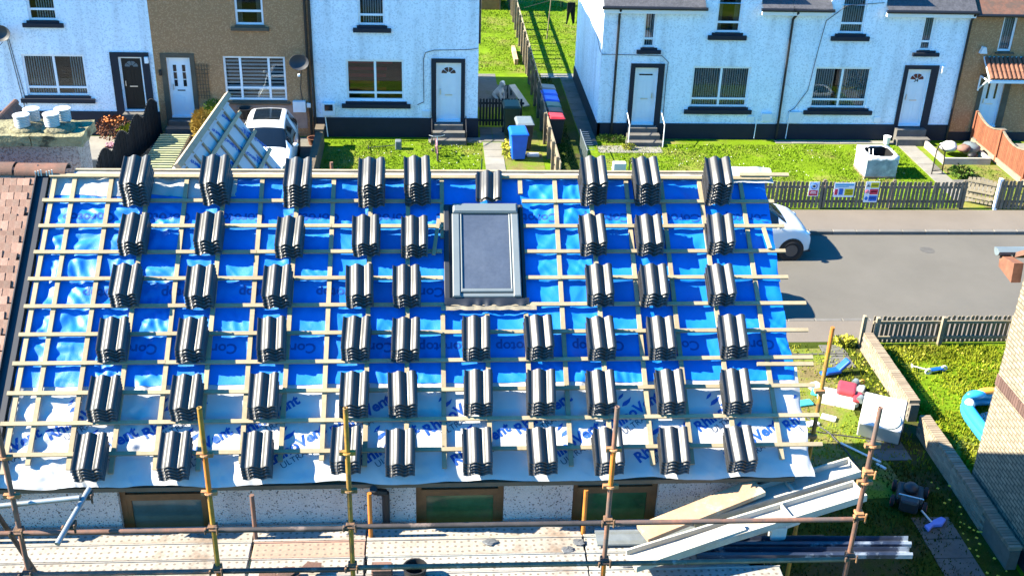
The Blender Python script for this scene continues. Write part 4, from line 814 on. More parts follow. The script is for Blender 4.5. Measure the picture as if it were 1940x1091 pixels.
cable(hC,[(1.49,FY-.02,2.98),(1.2,FY-.02,2.93),(.1,FY-.02,2.90),(-.18,FY-.02,2.82),(-.25,FY-.02,2.6),(-.24,FY-.02,1.2),(-.45,FY-.02,1.10)]); pipe(hC,[(-3.76,FY-.05,EA),(-3.74,FY-.05,0)]); pipe(hC,[(1.53,FY+.1,EA),(1.53,FY+.1,3.1)])
# D, E: white pair of the right terrace
ED = 4.50
def halfdormer(h, x0, x1, top=5.7):
    b = MB(); b.prism([(FY,ED-.001),(FY,top),(FY+1.9,top),(FY+.2,ED)], x0, x1, lambda u, v, t: (t, u+.0, v)); return b
hD = row_house('white_house', 'white house at the left end of the right terrace, bar-topped white door', 5.45, 11.44, 'white_roughcast', ED, [(8.46,10.37,1.10,2.46),(6.73,7.13,3.06,4.32),(9.04,9.85,3.57,4.499),(6.57,7.32,.0,2.41)], .53)
window(hD,8.46,10.37,1.10,2.46); sill(hD,8.30,10.55,.88,1.10); window(hD,6.73,7.13,3.06,4.32,mull=(),transom=.22); sill(hD,6.56,7.34,2.87,3.06); surround(hD,6.42,7.52,.15,2.54,6.57,7.32,2.41); door(hD,6.57,7.32,.52,2.41,'white_door','bar'); box_part(hD,6.57,7.32,0,.47,.04,'door_base','navy_paint',FY+.05); steps(hD,6.45,7.40,.46,3,tread=.26)
gable(hD,5.44,ED,2.6,'white_roughcast',.53)
hE = row_house('white_house', 'white house number 34 with fanlight door, next to the brown end house', 11.445, 17.40, 'white_roughcast', ED, [(12.50,14.40,1.10,2.48),(13.06,13.88,3.59,4.499),(15.83,16.22,3.07,4.38),(15.61,16.38,.0,2.45)], .545)
window(hE,12.50,14.40,1.10,2.48); sill(hE,12.32,14.63,.89,1.10); window(hE,15.83,16.22,3.07,4.38,mull=(),transom=.22); sill(hE,15.64,16.52,2.89,3.07); surround(hE,15.48,16.63,.2,2.58,15.61,16.38,2.45); door(hE,15.61,16.38,.54,2.45); box_part(hE,15.61,16.38,0,.49,.04,'door_base','navy_paint',FY+.05); steps(hE,15.5,16.5,.46,2,tread=.3)
for h, a, c in ((hD,8.62,10.44),(hE,12.69,14.49)):
    wx = (9.04,9.85) if h is hD else (13.06,13.88); wz = 3.57 if h is hD else 3.59
    b = MB(); wall_holes(b, a, c, ED, 5.5, FY, [(wx[0],wx[1],ED+.0001,5.2)], .14); b.build('dormer_wall', 'white_roughcast', h); b = MB()
    for x in (a, c): b.add([(x,FY,ED),(x,FY,5.5),(x,FY+1.3,5.5)], [(0,1,2)])
    b.build('dormer_cheek', 'white_roughcast', h); b = MB(); b.box(a-.1, c+.1, FY-.1, FY+2.2, 5.5, 5.6); b.build('dormer_roof', 'slate_roof', h)
    window(h, wx[0], wx[1], wz, 5.2, mull=(), transom=.20, blind='c' if h is hD else 'v'); sill(h, wx[0]-.22, wx[1]+.22, wz-.22, wz)
def roof_strip(h, spans, x0, x1, rise=2.6):
    b = MB(); ym = (FY+41.8)/2; sl = rise/(ym-FY); a = FY-.22; e = ED-.22*sl
    for p, q in spans:
        b.add([(p,a,e+.10),(q,a,e+.10),(q,ym,ED+rise+.1),(p,ym,ED+rise+.1),(p,a,e+.02),(q,a,e+.02)], [(0,1,2,3),(0,4,5,1)])
    b.add([(x0,FY+1.4,ED+1.4*sl+.08),(x1,FY+1.4,ED+1.4*sl+.08),(x1,ym,ED+rise+.1),(x0,ym,ED+rise+.1),(x1,42.0,ED-.1),(x0,42.0,ED-.1)], [(0,1,2,3),(3,2,4,5)]); b.build('roof', 'slate_roof', h)
    for p, q in spans:
        b = MB(); b.tube((p-.05,a-.05,e+.05), (q+.05,a-.05,e+.05), .055, 8); b.build('gutter', 'black_gutter', h); b = MB(); b.box(p, q, a+.01, FY-.002, e-.13, e+.0); b.build('fascia', 'white_frame', h)
roof_strip(hD, [(5.38,8.62),(10.44,11.44)], 5.38, 11.44); roof_strip(hE, [(11.45,12.69),(14.49,17.42)], 11.445, 17.42)
pipe(hD,[(5.92,FY-.22,4.30),(5.92,FY-.06,4.1),(5.92,FY-.06,0)]); pipe(hE,[(11.60,FY-.22,4.30),(11.50,FY-.06,4.05),(11.50,FY-.06,0)]); pipe(hE,[(17.36,FY-.22,4.30),(17.36,FY-.06,4.1),(17.36,FY-.06,0)])
cable(hD,[(5.43,40.5,4.3),(5.43,35.6,2.86),(5.45,FY-.02,2.83),(6.5,FY-.02,2.82),(7.4,FY-.02,2.80),(7.62,FY-.02,2.6),(7.6,FY-.02,2.0),(7.62,FY-.02,.6)]); cable(hE,[(14.4,FY-.02,4.6),(13.2,FY-.03,4.5),(12.6,FY-.02,4.0),(12.5,FY-.02,3.2),(12.35,FY-.02,1.7),(12.0,FY-.02,1.1),(11.8,FY-.02,.95)])
box_part(hD,10.9,11.25,.66,.92,.12,'meter_box','meter_white'); box_part(hD,10.45,10.68,.62,.80,.03,'vent','white_frame'); box_part(hE,11.82,12.22,.60,.98,.10,'meter_box','meter_white'); box_part(hE,14.75,14.98,.62,.80,.03,'vent','white_frame'); pipe(hE,[(11.84,FY-.06,.6),(11.82,FY-.08,.05)],'white_frame',.015); pipe(hD,[(10.76,FY-.06,.7),(10.74,FY-.08,.05)],'white_frame',.015); box_part(hE,16.70,16.80,2.35,2.58,.12,'lamp','white_frame')
vs, fs = text_geo('34', .15, .004); b = MB(); b.add([(15.90+v.x, FY+.064, 2.00+v.y) for v in vs], fs); b.build('door_number', 'black_plastic', hE)
for h, xs in ((hD,(6.38,7.52)),):
    for x in xs:
        b = MB(); b.path([(x,FY-.85,0),(x,FY-.85,.75),(x,FY-.1,1.0)], .015, 6); b.build('handrail', 'white_frame', h)
for x in (.02, 1.12): b = MB(); b.path([(x,FY-.8,0),(x,FY-.8,.45),(x,FY-.12,.75)], .018, 6); b.build('handrail', 'black_gutter', hC)
# F: brown house at the right edge
hF = row_house('brown_house', 'brown roughcast house with tiled porch canopy at the right edge', 17.405, 23, 'brown_roughcast', ED-.05, [(18.28,19.0,.0,2.23),(18.46,18.93,3.07,4.42)], .3)
window(hF,18.46,18.93,3.07,4.42,mull=(),transom=.0,blind='v'); sill(hF,18.40,19.02,3.0,3.07,'brown_trim'); door(hF,18.28,19.0,.53,2.23,'white_door','slim'); box_part(hF,18.28,19.0,0,.48,.04,'door_base','navy_paint',FY+.05); steps(hF,18.2,19.3,.48,2); surround(hF,18.14,19.2,.3,2.30,18.28,19.0,2.23,'brown_trim',d=.03); pitched(hF,17.42,23,ED-.05,2.5,'clay_ridge')
b = MB(); b.tube((17.42,FY-.28,ED-.2),(23,FY-.28,ED-.2),.055,8); b.build('gutter','black_gutter',hF); b = MB(); b.prism([(-.12,0),(.12,0),(.06,.2),(-.05,.22)], FY-.14, FY-.002, lambda u, v, t: (17.97+u, t, 3.02+v)); b.build('lamp','meter_white',hF)
b = MB(); b.prism([(0,.62),(0,.56),(-.72,.0),(-.72,.06)], 18.06, 19.9, lambda u, v, t: (t, FY+u, 2.28+v)); cn = b.build('porch_canopy','white_frame',hF)
for r_ in range(3):
    for k in range(12):
        b = MB(); x = 18.07+.152*k; y1 = FY-.05-.22*r_; z1 = 2.88-.17*r_; b.tube((x+.075,y1,z1),(x+.075,y1-.25,z1-.19),.068,8,.074); b.build('canopy_tile','terracotta' if True else '',cn)
b = MB(); b.box(18.05,19.92,FY-.75,FY-.71,2.22,2.30); b.build('canopy_fascia','white_frame',cn)
for x in (18.10, 19.75): b = MB(); b.path([(x,FY-.03,1.75),(x,FY-.03,2.25),(x,FY-.55,2.25),(x,FY-.03,1.80)], .028, 6); b.build('bracket','white_frame',cn)
# ------------------------------------------------------------------ brick neighbour at the right, garden wall
rn = thing('brick_house', 'buff brick gable wall of the neighbouring house at the right edge', 'house', (12, 13, 0))
NX = 9.97
b = MB(); b.prism([(5.0,.0),(16.42,.0),(16.42,4.75),(11,8.2),(5.0,4.75)], NX, NX+.3, lambda u, v, t: (t, u, v)); b.build('gable_wall', 'buff_brick', rn)
b = MB(); b.box(NX+.3, 18, 16.1, 16.42, 0, 4.75); b.build('street_wall', 'buff_brick', rn)
b = MB(); b.box(NX-.03, NX-.001, 5, 16.44, .0, .30); b.build('base_course', 'navy_paint', rn)
b = MB(); b.box(NX-.03, NX-.004, 5, 16.45, .30, .312); b.build('damp_course', 'black_plastic', rn)
sbm = MB(); sbm.cbox(-.034, .034, 0, .21, 0, .03, .003); sme = sbm.mesh('brick'); sme.materials.append(M_['soldier_brick'])
k = 0; y = 16.38
while y > 12.5:
    o = bpy.data.objects.new('brick', sme); COL.objects.link(o); o.parent = rn
    o.matrix_local = Matrix.Translation(-Vector(ORG[rn.name])) @ Matrix.Translation((NX+.005, y, 2.30)) @ Matrix(((0,0,-1),(1,0,0),(0,1,0))).to_4x4(); y -= .0755
b = MB(); b.add([(NX+.02,16.95,4.62),(19,16.95,4.62),(19,11,8.6),(NX+.02,11,8.6),(NX+.02,16.95,4.52),(19,16.95,4.52),(19,11,8.5),(NX+.02,11,8.5),(NX+.02,5.05,4.62),(19,5.05,4.62),(NX+.02,5.05,4.52),(19,5.05,4.52)], [(0,1,2,3),(7,6,5,4),(0,4,5,1),(3,7,4,0),(3,2,9,8),(7,10,11,6),(8,10,7,3)]); b.build('roof', 'clay_ridge', rn)
b = MB(); b.prism([(-.11,0),(-.09,-.06),(-.03,-.10),(.03,-.10),(.08,-.05),(.09,.01),(.0,.03)], NX-.27, 18, lambda u, v, t: (t, 17.0+u, 4.66+v)); b.build('gutter', 'bin_grey', rn)
b = MB(); b.prism([(16.50,4.64),(17.0,4.56),(16.95,4.36),(16.45,4.30)], NX-.19, NX-.02, lambda u, v, t: (t, u, v)); b.build('eaves_box', 'terracotta', rn)
# brick garden wall with a soldier-on-edge coping
gw = thing('garden_wall', 'low buff brick garden wall with brick-on-edge coping between the gardens', 'wall', (9.75, 17, 0))
b = MB(); b.box(9.655, 9.835, 14.2, 18.18, -.05, .40); b.box(9.655, 9.835, 18.62, 21.45, -.05, .40); b.build('wall_core', 'mortar', gw)
cbm = MB(); cbm.cbox(-.11, .11, -.033, .033, 0, .075, .005); cme = cbm.mesh('brick'); cme.materials.append(M_['coping_brick'])
def putbrick(me, x, y, z, rz=0):
    o = bpy.data.objects.new('brick', me); COL.objects.link(o); o.parent = gw; o.location = Vector((x, y, z))-Vector(ORG[gw.name]); o.rotation_euler = (0, 0, rz)
y = 21.40
while y > 14.2:
    if not 18.15 < y < 18.66: putbrick(cme, 9.745+random.uniform(-.004,.004), y, .402+random.uniform(-.003,.003), R(random.uniform(-1,1)))
    y -= .0745
sbm = MB(); sbm.cbox(-.012, .012, -.105, .105, 0, .064, .003); sme2 = sbm.mesh('brick'); sme2.materials.append(M_['wall_brick'])
for row in range(5):
    y = 21.33-(.11 if row % 2 else 0)
    while y > 15.2:
        if not 18.06 < y < 18.74: putbrick(sme2, 9.648, y, .02+.076*row)
        y -= .222
# ------------------------------------------------------------------ fences
def picket_fence(name, label, x0, x1, y, h, sp, w, m, front=-1, posts=(), rails=(.3,.75), group=None, skew=0, top=0, th=.018, railm=None):
    f = thing(name, label, 'fence', ((x0+x1)/2, y, 0), group); x = x0; i = 0
    pm = MB(); pm.prism([(-w/2,.04),(w/2,.04),(w/2,h-.02),(w/2-.015,h),(-w/2+.015,h),(-w/2,h-.02)], -th/2, th/2, lambda u, v, t: (u, t, v)); me = pm.mesh('picket'); me.materials.append(M_[m])
    while x < x1:
        o = bpy.data.objects.new('picket', me); COL.objects.link(o); o.parent = f; o.location = (x-(x0+x1)/2, front*.03, random.uniform(-.012,.012)); o.rotation_euler = (R(random.uniform(-1,1)), R(random.uniform(-1.2,1.2)+skew), 0); x += sp; i += 1
    for r_ in rails: b = MB(); b.box(x0-.03, x1+.02, y-.018, y+.018, h*r_-.035, h*r_+.035); b.build('rail', railm or m, f)
    for p in posts: b = MB(); b.cbox(p-.045, p+.045, y+.02 if front < 0 else y-.11, y+.11 if front < 0 else y-.02, 0, h+.03, .015); b.build('post', railm or m, f)
    return f
picket_fence('picket_fence', 'grey weathered picket fence carrying three safety signs', 5.5, 15.45, 29.45, .86, .118, .082, 'grey_fence', -1, (5.6,7.3,9.1,11.25,13.3,15.4), (.28,.80))
picket_fence('picket_fence', 'short grey picket fence at right of the open gate', 16.45, 18.6, 29.42, .92, .118, .085, 'grey_fence', -1, (16.5,18.0), (.28,.80))
g = thing('picket_gate', 'pale wooden picket gate standing open in the grey fence', 'gate', (16.4, 29.55, 0), rz=R(148), local=True)
for k in range(7): b = MB(); b.box(.03+.115*k, .12+.115*k, -.01, .01, .07, .86-.02*abs(k-3)); b.build('picket', 'pale_fence', g)
for z in (.2,.68): b = MB(); b.box(.02,.82,.012,.04,z,z+.07); b.build('rail', 'pale_fence', g)
b = MB(); b.box(.05,.80,.042,.06,.40,.46, Matrix.Rotation(R(0),4,'Y')); b.build('brace', 'pale_fence', g)
b = MB(); b.cbox(16.36,16.45,29.38,29.47,0,.98,.015); tag(b.build('gate_post','white_frame'), 'whitish gate post at the right of the open picket gate', 'post')
picket_fence('picket_fence', 'brown picket fence along the near lawn beside the road', 9.98, 13.6, 21.72, .72, .108, .07, 'grey_fence', 1, (10.02,11.55,13.2), (.25,.80), railm='pale_fence')
b = MB(); b.cbox(9.66,9.74,21.60,21.69,0,.80,.015); tag(b.build('fence_post','pale_fence'), 'pale timber post at the garden wall end by the pavement', 'post')
# signs on the fence
def sign(x0, x1, z0, z1, label, deco):
    s = thing('safety_sign', label, 'sign', ((x0+x1)/2, 29.40, z0), 'safety signs on the picket fence'); y = 29.398
    b = MB(); b.box(x0, x1, y-.008, y, z0, z1); b.build('board', 'sign_white', s); w, h = x1-x0, z1-z0
    for i, (a, c, d, e, m) in enumerate(deco): b = MB(); b.box(x0+w*a, x0+w*c, y-.011-.0015*(i > 0), y-.009, z0+h*d, z0+h*e); b.build('printed_panel', m, s)
    return s, x0, z0, w, h, y
s, x0, z0, w, h, y = sign(10.76,11.06,.42,.86,'small white safety sign with round symbol and red panel',[(.08,.92,.05,.42,'sign_red'),(.2,.8,.20,.24,'sign_white'),(.25,.75,.30,.34,'sign_white')])
b = MB(); b.torus((x0+w*.5, y-.012, z0+h*.70), .085, .012, 'y', 18, 5); b.build('symbol', 'sign_blue', s); b = MB(); b.blob((x0+w*.5, y-.011, z0+h*.70), (.04,.003,.035), 8, 5); b.build('symbol', 'sign_black', s)
s, x0, z0, w, h, y = sign(11.50,12.10,.40,.84,'wide pale site notice with blue, red and yellow panels',[(.05,.95,.80,.92,'sign_cyan'),(.05,.7,.70,.76,'sign_cyan'),(.06,.20,.15,.55,'sign_red'),(.26,.46,.15,.60,'sign_blue'),(.54,.96,.12,.58,'sign_yellow'),(.58,.92,.20,.24,'sign_white'),(.58,.92,.32,.36,'sign_white'),(.58,.92,.44,.48,'sign_white')])
s, x0, z0, w, h, y = sign(12.42,12.82,.24,.88,'tall safety sign with yellow, red and blue panels',[(.36,.96,.70,.95,'sign_yellow'),(.36,.96,.38,.64,'sign_red'),(.36,.96,.06,.32,'sign_blue'),(.42,.9,.50,.54,'sign_white'),(.42,.9,.18,.22,'sign_white'),(.42,.88,.80,.84,'sign_black')])
b = MB(); b.torus((x0+w*.18, y-.012, z0+h*.51), .045, .009, 'y', 16, 5); b.tube((x0+w*.10,y-.012,z0+h*.55),(x0+w*.27,y-.012,z0+h*.47),.007,5); b.build('symbol','sign_red',s); b = MB(); b.blob((x0+w*.18, y-.011, z0+h*.19), (.05,.003,.06), 12, 6); b.build('symbol','sign_blue',s); b = MB(); b.prism([(0,.06),(-.06,-.05),(.06,-.05)], y-.013, y-.009, lambda u, v, t: (x0+w*.18+u, t, z0+h*.82+v)); b.build('symbol','bin_grey',s)
# fence between the back gardens: ranch rails and boards
bf = thing('boundary_fence', 'tall board fence running back between the two gardens', 'fence', (3.72, 40, 0))
yy = 30.8; k = 0
while yy < 56:
    hh = 1.0 if yy < 37 else 1.25
    b = MB(); b.cbox(3.62, 3.71, yy-.045, yy+.045, 0, hh+.06, .01); b.build('post', 'old_timber', bf); yy += 1.3; k += 1
for z0, z1, m in ((.12,.30,'old_timber'),(.42,.60,'old_timber'),(.74,.98,'pale_fence')):
    b = MB(); b.box(3.715, 3.745, 30.5, 37.0, z0, z1); b.build('rail', m, bf)
for z0, z1, m in ((.12,.26,'old_timber'),(.58,.72,'old_timber'),(1.13,1.23,'pale_fence')):
    b = MB(); b.box(3.715, 3.745, 37.01, 56, z0, z1); b.build('rail', m, bf)
yy = 41.0
while yy < 52:
    b = MB(); b.box(3.66, 3.70, yy, yy+.14, .0, 1.15); b.build('board', 'old_timber', bf); yy += 1.15
# red fence on the right
rf = thing('red_fence', 'red-brown close-boarded fence with wavy top beside the right path', 'fence', (18.2, 33, 0)); yy = 29.55; k = 0
while yy < 35.1:
    ph = ((yy-29.5) % 1.85)/1.85; hh = .86+.20*math.sin(math.pi*ph)*-1+.22
    b = MB(); b.box(18.16, 18.18, yy, yy+.098, .05, hh); b.build('board', 'red_fence', rf); yy += .104
for y in (29.5,31.35,33.2,35.05): b = MB(); b.cbox(18.11,18.20,y-.045,y+.045,0,1.12,.015); b.build('post', 'red_fence', rf)
for y in (29.55,31.4,33.25):
    b = MB(); b.box(18.105,18.155,y,y+1.75,.02,.20); b.build('gravel_board', 'pale_fence', rf)
    for z in (.30,.75): b = MB(); b.box(18.182,18.21,y,y+1.75,z,z+.07); b.build('rail', 'red_fence', rf)
    pts = [(y+1.85*i/8, 1.10-.20*math.sin(math.pi*i/8)) for i in range(9)]; b = MB()
    for (ya,za),(yb,zb) in zip(pts, pts[1:]): b.add([(18.14,ya,za),(18.21,ya,za),(18.21,yb,zb),(18.14,yb,zb),(18.14,ya,za+.025),(18.21,ya,za+.025),(18.21,yb,zb+.025),(18.14,yb,zb+.025)], [(0,3,2,1),(4,5,6,7),(0,1,5,4),(1,2,6,5),(2,3,7,6),(3,0,4,7)])
    b.build('capping', 'pale_fence', rf)
# black scalloped fence on the left
wf = thing('black_fence', 'black scalloped board fence stepping down beside the slatted path', 'fence', (-9.0, 32.5, 0)); yy = 29.5
while yy < 35.15:
    ph = ((yy-30.2) % 1.25)/1.25; hh = .80+.34*math.sin(math.pi*ph)+.06*(yy-30)
    xf = -8.72-.135*(35-yy); b = MB(); b.box(xf-.02, xf+random.uniform(0,.012), yy, yy+.078, .0, hh); b.build('board', 'black_fence', wf); yy += .083
for z in (.25,.7): b = MB(); b.tube((-9.49,29.5,z),(-8.76,35.1,z),.03,4); b.build('rail', 'black_fence', wf)
# slatted timber path
sp = thing('slatted_path', 'slatted pale green timber walkway leading to the brown house', 'walkway', (-8.2, 33, 0))
for k in range(23): b = MB(); y = 30.4+.19*k; b.box(-8.42,-7.52,y-.6,y-.515,.45,.485); b.build('slat', mat('slat_green',(.36,.38,.20),.85,.2,4,rnd=.15) if k == 0 else 'slat_green', sp)
for x in (-8.7,-8.2,-7.82): b = MB(); b.box(x+.28,x+.33,29.8,34.1,0,.448); b.build('bearer', 'bark', sp)
for k in range(22): b = MB(); y = 30.3+.12*k; b.box(-7.42,-7.40,y-.4,y-.35,0,.62); b.build('paling', 'grey_fence', sp)
# low wall beside the driveway
b = MB(); b.box(-3.62,-3.40,30.4,34.4,0,.62); b.box(-3.65,-3.37,34.0,34.5,.622,.70); tag(b.build('drive_wall', 'brown_trim'), 'low dark wall between the driveway and the left lawn', 'wall')
# ------------------------------------------------------------------ cars
def make_car(name, label, roofglass, m='car_white'):
    t = thing(name, label, 'car', (0,0,0), local=True)
    # stations: y, w, zb, zt, wr   (front at y=0)
    S = [(0,.55,.46,.52,.45),(.07,.70,.62,.68,.58),(.26,.78,.78,.86,.64),(.55,.81,.88,.97,.66),(.74,.82,.91,1.03,.66),(1.12,.83,.93,1.29,.60),(1.55,.83,.94,1.45,.56),(2.5,.83,.95,1.49,.56),(3.05,.81,.98,1.44,.54),(3.35,.77,.97,1.20,.56),(3.50,.73,.85,.95,.60),(3.58,.66,.50,.56,.55)]
    def ring(st):
        y, w, zb, zt, wr = st
        return [(0,y,.20),(w*.88,y,.20),(w,y,.36),(w+.015,y,(.36+zb)/2),(w-.01,y,zb),(wr+(w-wr)*.30,y,zb+(zt-zb)*.62),(wr,y,zt-.045),(wr*.72,y,zt),(0,y,zt+.02)]
    Rg = [ring(s) for s in S]; K = 3
    def cr(a, b, c, d, u): return tuple(.5*((2*b[i])+(-a[i]+c[i])*u+(2*a[i]-5*b[i]+4*c[i]-d[i])*u*u+(-a[i]+3*b[i]-3*c[i]+d[i])*u**3) for i in range(3))
    def fine(L_): 
        out = []
        for i in range(len(L_)-1):
            a = L_[max(0,i-1)]; b_ = L_[i]; c = L_[i+1]; d = L_[min(len(L_)-1,i+2)]
            for k in range(K): out.append(cr(a,b_,c,d,k/K))
        out.append(L_[-1]); return out
    rows = [fine(r_) for r_ in Rg]; cols = [fine([rows[i][j] for i in range(len(rows))]) for j in range(len(rows[0]))]
    NI, NJ = len(cols[0]), len(cols); P = lambda i, j, s: (s*max(0, cols[j][i][0]), cols[j][i][1], cols[j][i][2])
    def cls(i, j):                       # station index i/K, ring index j/K
        a, r_ = (i+.5)/K, (j+.5)/K
        if 4.05 < a < 5.6 and r_ > 6.0: return 'windscreen'
        if 8.1 < a < 9.0 and r_ > 6.2: return 'rear_window'
        if 4.75 < a < 8.6 and 4.15 < r_ < 5.9 and not (6.62 < a < 6.95): return 'side_window'
        if roofglass and 6.3 < a < 7.7 and r_ > 6.95: return 'sunroof'
        return 'body'
    G_ = {}
    for s in (-1, 1):
        for i in range(NI-1):
            for j in range(NJ-1):
                c = cls(i, j); key = c if c != 'side_window' else (c, s, (i+.5)/K > 6.8)
                G_.setdefault(key, []).append([P(i,j,s),P(i+1,j,s),P(i+1,j+1,s),P(i,j+1,s)])
    body = None
    for key, quads in G_.items():
        b = MB()
        for q in quads: b.add(q, [(0,1,2,3)])
        nm = key if isinstance(key, str) else key[0]; me_m = m if nm == 'body' else 'car_glass'
        if nm == 'body':
            for e in (0, NI-1): b.add([P(e,j,1) for j in range(NJ)]+[P(e,j,-1) for j in range(NJ-1,-1,-1)], [tuple(range(2*NJ))])
        o = b.build(nm, me_m, t); bm = bmesh.new(); bm.from_mesh(o.data); bmesh.ops.remove_doubles(bm, verts=bm.verts, dist=.0008); bmesh.ops.recalc_face_normals(bm, faces=bm.faces); bm.to_mesh(o.data); bm.free()
        for p in o.data.polygons: p.use_smooth = True
    for s in (-1, 1):
        for y in (.58, 2.92):
            b = MB(); b.torus((s*.79, y, .29), .215, .07, 'x', 22, 8); wl_ = b.build('wheel', 'tyre', t, smooth=True); b = MB(); b.tube((s*.74,y,.29),(s*.85,y,.29),.17,16); b.build('rim','rim',wl_)
            b = MB(); b.tube((s*.77, y, .30), (s*.842, y, .30), .335, 24); b.build('wheel_arch','black_plastic',t)
        b = MB(); b.blob((s*.62,.20,.70),(.14,.15,.06),10,6); b.build('headlight','lamp_glass',t,smooth=True); b = MB(); b.blob((s*.90,1.02,1.0),(.09,.06,.065),8,6); b.build('mirror',m,t,smooth=True); b = MB(); b.blob((s*.66,3.50,.78),(.08,.06,.14),8,6); b.build('tail_light','red_light',t,smooth=True)
        b = MB(); b.box(s*.845-.008,s*.845+.008,1.95,2.1,.80,.825); b.build('handle',m,t)
    b = MB(); b.box(-.42,.42,-.02,.06,.24,.36); b.build('grille','black_plastic',t); b = MB(); b.box(-.70,.70,.01,.3,.20,.24); b.build('bumper_trim','black_plastic',t); b = MB(); b.box(-.26,.26,-.03,-.01,.38,.48); b.build('number_plate','sign_white',t)
    return t
car1 = make_car('parked_car', 'white car with dark glass roof parked on the driveway of the brown house', True); car1.location = (-4.85, 30.75, 0.005); car1.rotation_euler = (0, 0, R(2))
car2 = make_car('parked_car', 'white car at the far kerb, its rear hidden by the blue roof', False); car2.location = (9.98, 27.12, -.10); car2.rotation_euler = (0, 0, R(91))
car3 = copy_tree(car2); car3.location = (3.9, 23.7, -.10); car3.rotation_euler = (0, 0, R(-90)); car3.scale = (1, 1, 1.12); car3['label'] = 'car at the near kerb hidden behind the blue roof, only its shadow showing'
# ------------------------------------------------------------------ bins
def wheelie(name, label, x, y, body, lid, rz=0, z=0, h=1.0):
    t = thing(name, label, 'bin', (x, y, z), 'wheelie bins between the houses', rz=rz, local=True); b = MB(); w0, w1, d0, d1 = .20, .27, .22, .33
    vs = [(-w0,-d0,.06),(w0,-d0,.06),(w0,d0,.06),(-w0,d0,.06),(-w1,-d1,h-.09),(w1,-d1,h-.09),(w1,d1,h-.09),(-w1,d1,h-.09)]
    b.add(vs, [(0,3,2,1),(0,1,5,4),(1,2,6,5),(2,3,7,6),(3,0,4,7),(4,5,6,7)]); b.build('body', body, t, bevel=.03); b = MB(); b.box(-w1-.02,w1+.02,-d1-.02,d1+.02,h-.13,h-.09); b.build('rim', body, t, bevel=.012)
    b = MB(); b.add([(-w1-.03,-d1-.04,h-.085),(w1+.03,-d1-.04,h-.085),(w1+.03,d1+.02,h-.085),(-w1-.03,d1+.02,h-.085),(-w1+.03,-d1+.04,h-.03),(w1-.03,-d1+.04,h-.03),(w1-.03,d1-.02,h),(-w1+.03,d1-.02,h)], [(0,3,2,1),(4,5,6,7),(0,1,5,4),(1,2,6,5),(2,3,7,6),(3,0,4,7)]); b.build('lid', lid, t, bevel=.02)
    b = MB(); b.tube((-.22,d1+.06,h-.06),(.22,d1+.06,h-.06),.017,8); b.tube((-.2,d1+.06,h-.06),(-.2,d1-.02,h-.08),.015,6); b.tube((.2,d1+.06,h-.06),(.2,d1-.02,h-.08),.015,6); b.build('handle', body, t)
    for s in (-1,1): b = MB(); b.tube((s*.21,d0+.06,.10),(s*.26,d0+.06,.10),.10,14); b.build('wheel','tyre',t)
    return t
wheelie('wheelie_bin','bright blue wheelie bin standing in the sun by the fence',2.70,33.35,'bin_blue','bin_blue',R(4)); wheelie('wheelie_bin','blue bin with a grey lid right behind the sunlit blue bin',2.95,34.25,'bin_dark','bin_grey',R(3)); wheelie('wheelie_bin','large dark green bin in the shade beside the dark gate',2.62,35.55,'bin_green','bin_green',R(2),h=1.12)
for k, (y, bd, ld, lab) in enumerate(((37.35,'bin_dark','bin_grey','bin with pale grey lid at the far end of the row'),(36.75,'bin_blue','bin_blue','farther of the two blue-lidded bins in the shaded row'),(36.1,'bin_blue','bin_blue','nearer of the two blue-lidded bins in the shaded row'),(35.45,'bin_green','bin_green_lid','bin with blue-green lid in the shaded row'),(34.85,'bin_dark','bin_dark','black bin next to the red-lidded one'),(34.3,'bin_dark','bin_red','black bin with a bright red lid nearest the camera'))): wheelie('wheelie_bin', lab, 4.03, y+.45, bd, ld, R(92)).scale = (.9, .72, 1)
# dark slatted gate across the side passage
gt = thing('side_gate','dark slatted gate across the passage beside the white house','gate',(2.3,36.3,0)); 
for k in range(14): b = MB(); x = 1.6+.105*k; b.box(x,x+.07,36.28,36.30,.06,1.0); b.build('slat','black_fence',gt)
for z in (.2,.8): b = MB(); b.box(1.58,3.1,36.302,36.34,z,z+.07); b.build('rail','black_fence',gt)
# shed, washing line, dog
sh = thing('garden_shed','orange timber shed at the end of the back garden','shed',(2.3,53,0))
for k in range(12): b = MB(); z = .05+.165*k; b.box(1.2,3.15,52.5,52.53+.012*(k%2),z,z+.158); b.build('board','shed_wood',sh)
b = MB(); b.box(1.2,3.12,52.55,54.4,0,2.0); b.build('walls','shed_wood',sh); b = MB(); b.add([(1.05,52.35,2.0),(3.3,52.35,2.0),(3.3,54.6,2.0),(1.05,54.6,2.0),(1.05,53.45,2.7),(3.3,53.45,2.7)],[(0,1,5,4),(2,3,4,5),(0,4,3),(1,2,5),(0,3,2,1)]); b.build('roof','dark_flashing',sh); b = MB(); b.box(3.16,3.22,52.46,52.56,0,2.0); b.build('corner_post','bark',sh)
b = MB(); b.tube((4.92,47.5,0),(5.03,47.5,1.75),.022,8); b.tube((5.03,47.5,1.75),(5.03,47.5,1.95),.02,8); wp = tag(b.build('washing_pole','old_timber'),'slim leaning washing-line pole on the back lawn','pole')
b = MB(); b.path([(3.9,47.6,1.3),(5.03,47.5,1.66),(6.0,47.1,1.72),(9,46.6,1.9)], .008, 5); tag(b.build('washing_line','cable'),'washing line strung across the back lawn','line')
def garment(name,label,x,y,z,pts): b = MB(); b.prism(pts,-.02,.03,lambda u,v,t:(x+u,y+t+.01*math.sin(20*v),z+v)); return tag(b.build(name,'black_cloth',bevel=.008),label,'clothes','washing on the line')
